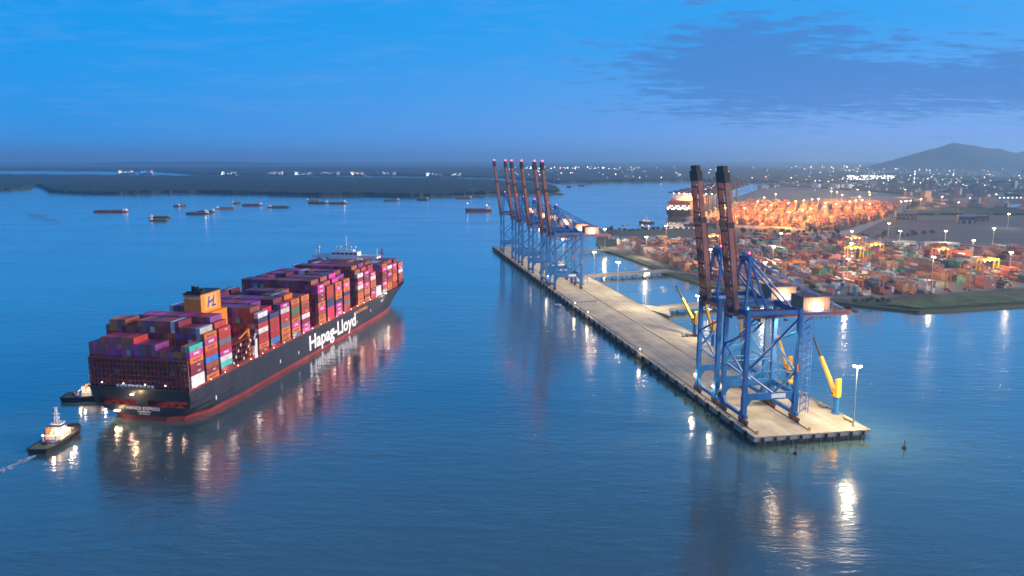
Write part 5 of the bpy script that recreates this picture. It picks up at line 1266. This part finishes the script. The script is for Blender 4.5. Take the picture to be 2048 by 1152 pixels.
# ---------------------------------------------------------------- plants, tanks, far ships and town lights
E_city = emis('town_light_glow', (1.0, 0.86, 0.66), 6.0); E_cityw = emis('town_light_white', (0.85, 0.93, 1.0), 5.0); E_cityo = emis('town_light_orange', (1.0, 0.45, 0.2), 9.0)
M_tank = mat('tank_white', (0.55,0.57,0.60), 0.5, var=0.2, vscale=0.05)
for i, (x, y, r_) in enumerate(((1462,3522,24),(1518,3530,26),(1425,3640,22))):
    t = thing('storage_tank', ['left','right','small rear'][i]+' pale storage tank beyond the far terminal', 'tank', (x,y,2), 0, 'pale storage tanks')
    b = MB(); b.tube((0,0,0),(0,0,r_*0.85),r_,n=24); b.build('shell', M_tank, t)
    b = MB(); b.tube((0,0,r_*0.85+0.02),(0,0,r_*0.98),r_*1.01,r_*0.2,n=24); b.build('roof', M_tank, t)
pl = thing('process_plant', 'brightly lit white process plant on the horizon below the mountain', 'plant', (2180,4760,2), 0)
pr_ = random.Random(4)
for i in range(16):
    x = -140+i*18+pr_.uniform(-5,5); h = pr_.choice((22,30,40,56,34)); y = pr_.uniform(-30,30)
    b = MB()
    if i % 3 == 0: b.tube((x,y,0),(x,y,h*1.2),3.2,2.6,n=8)
    else: b.box(x-6,x+6,y-6,y+6,0,h*0.7); b.box(x-2,x+2,y-2,y+2,h*0.7,h)
    b.build('tower' if i % 3 == 0 else 'block', M_tank, pl)
b = MB()
for i in range(110): b.cbox((pr_.uniform(-145,150),-38,pr_.uniform(4,34)),(4.2,2,3.0))
o_ = b.build('plant_lamps', emis('plant_glow',(1.0,0.97,0.85),5.0), pl); o_['kind'] = 'stuff'
t = thing('lattice_tower', 'slim lattice tower with lamps left of the mountain', 'tower', (2018,3902,2), 0)
b = MB()
for sx in (-1,1):
    for sy in (-1,1): b.beam((sx*5,sy*5,0),(sx*0.8,sy*0.8,72),1.2,1.2)
for k_ in range(9): b.box(-4.6+k_*0.45,4.6-k_*0.45,-4.6+k_*0.45,4.6-k_*0.45,k_*8,k_*8+0.9)
b.build('frame', M_tank, t); b = MB()
for z in (20,40,60,73): b.ball((0,-5,z),2.0,6,4)
b.build('lamps', E_city, t)
def lit_ship(x, y, L, label, k_):
    t = thing('anchored_ship', label, 'ship', (x,y,0), R(180 if k_ % 2 else 0), 'lit ships anchored beyond the island')
    hull_loft(L, 26, 9, 12, M_hull, t, sharp=0.2, stern=0.9)
    b = MB(); b.box(-L*0.46,-L*0.34,-12,12,9.2,34); b.build('deckhouse', M_swhite, t)
    b = MB(); b.box(-L*0.2,L*0.36,-10,10,9.2,13); b.build('hatches', M_rust, t)
    for q in (-0.1, 0.12, 0.34): b = MB(); b.tube((L*q,0,10),(L*q,0,36),1.0,n=6); b.build('derrick_mast', M_swhite, t)
    b = MB(); r = random.Random(k_)
    for i in range(10): b.ball((r.uniform(-0.46,0.46)*L, -14, r.uniform(12,30)), 1.5, 6, 4)
    for i in range(6): b.ball((-L*0.4+r.uniform(-8,8), -14, 12+i*4), 1.5, 6, 4)
    b.build('lamps', E_cityw if k_ % 3 else E_city, t)
for k_, (x, y, L, lab) in enumerate(((-3353,6780,150,'pair of bright clusters at far left, left ship'),(-3200,6800,120,'bright lit ship at far left, right of the brightest'),(-2250,6200,130,'lit ship above the island, left of centre'),(-1900,6250,120,'dim lit ship above the island between brighter ones'),(-1640,6130,150,'lit ship left in the cluster above the island'),
        (-1440,6130,170,'lit ship in the middle of the cluster above the island'),(-1210,6130,120,'lit ship right in the cluster above the island'),(-1000,6150,170,'brightest lit ship above the island'),(-575,5750,120,'lit ship above the island, right of the brightest'),(-420,5750,80,'dim lit ship farthest right above the island'))): lit_ship(x, y, L, lab, k_)
for mname, cnt, rr in (('town_lights', 150, 1), ('town_lights_white', 95, 2), ('town_lights_orange', 70, 3)):
    b = MB(); r = random.Random(rr)
    for i in range(cnt):
        y = 2900*math.exp(r.random()*1.35); q = r.choice((r.uniform(-0.02,0.22), r.uniform(0.25,0.72), r.uniform(0.36,0.62)))
        if inside(q*y, y, ISLAND) or not inside(q*y, y, MAIN): continue
        s_ = y/3000*r.choice((0.7,0.9,1.1,1.6)); b.ball((q*y, y, r.uniform(12,22)+y*0.0012), 0.95*s_, 6, 4)
    tag(b.build(mname, {1: E_city, 2: E_cityw, 3: E_cityo}[rr]), {1:'warm lights of the far town below the horizon', 2:'white lights of the far town below the horizon', 3:'orange lights of the far town below the horizon'}[rr], 'lights', kind='stuff')
b = MB(); r = random.Random(12)
for i in range(26): x = 1500+i*16; b.ball((x, 2560+i*3, 10), 1.5, 6, 4)
for i in range(40): b.ball((r.uniform(150,1500), r.uniform(8200,9800), 28), 3.6, 6, 4)
tag(b.build('road_lights', E_city), 'string of lamps along a road behind the far terminal', 'lights', kind='stuff')
# far town blocks
M_town = mat('town_wall', (0.20,0.20,0.21), 0.8, var=0.3, vscale=0.02)
b = MB(); r = random.Random(6)
for i in range(520):
    y = 2050*math.exp(r.random()*1.5); q = r.uniform(0.3,0.75)
    if not inside(q*y, y, MAIN) or inside(q*y, y, FARTERM): continue
    w_ = r.uniform(12,45); h = r.uniform(6,16) if r.random() < 0.9 else r.uniform(20,45); b.cbox((q*y, y, 2+h/2), (w_, r.uniform(12,30), h), r.uniform(0,1.5))
tag(b.build('far_town', M_town), 'low far town buildings fading into haze at the right', 'town', kind='stuff')
# ---------------------------------------------------------------- haze over the delta
def haze():
    m = bpy.data.materials.new('haze_air'); m.use_nodes = True
    nt = m.node_tree; n = nt.nodes; n.clear()
    v = n.new('ShaderNodeVolumePrincipled'); o = n.new('ShaderNodeOutputMaterial'); nt.links.new(v.outputs[0], o.inputs['Volume'])
    v.inputs['Color'].default_value = (0.40, 0.75, 1.0, 1); v.inputs['Density'].default_value = 0.000078; v.inputs['Anisotropy'].default_value = 0.5
    b = MB().box(-50000, 50000, -1500, 38000, -3.0, 330.0)
    tag(b.build('haze', m), 'pale blue evening haze over the river and far shore', 'haze', kind='stuff')
haze()
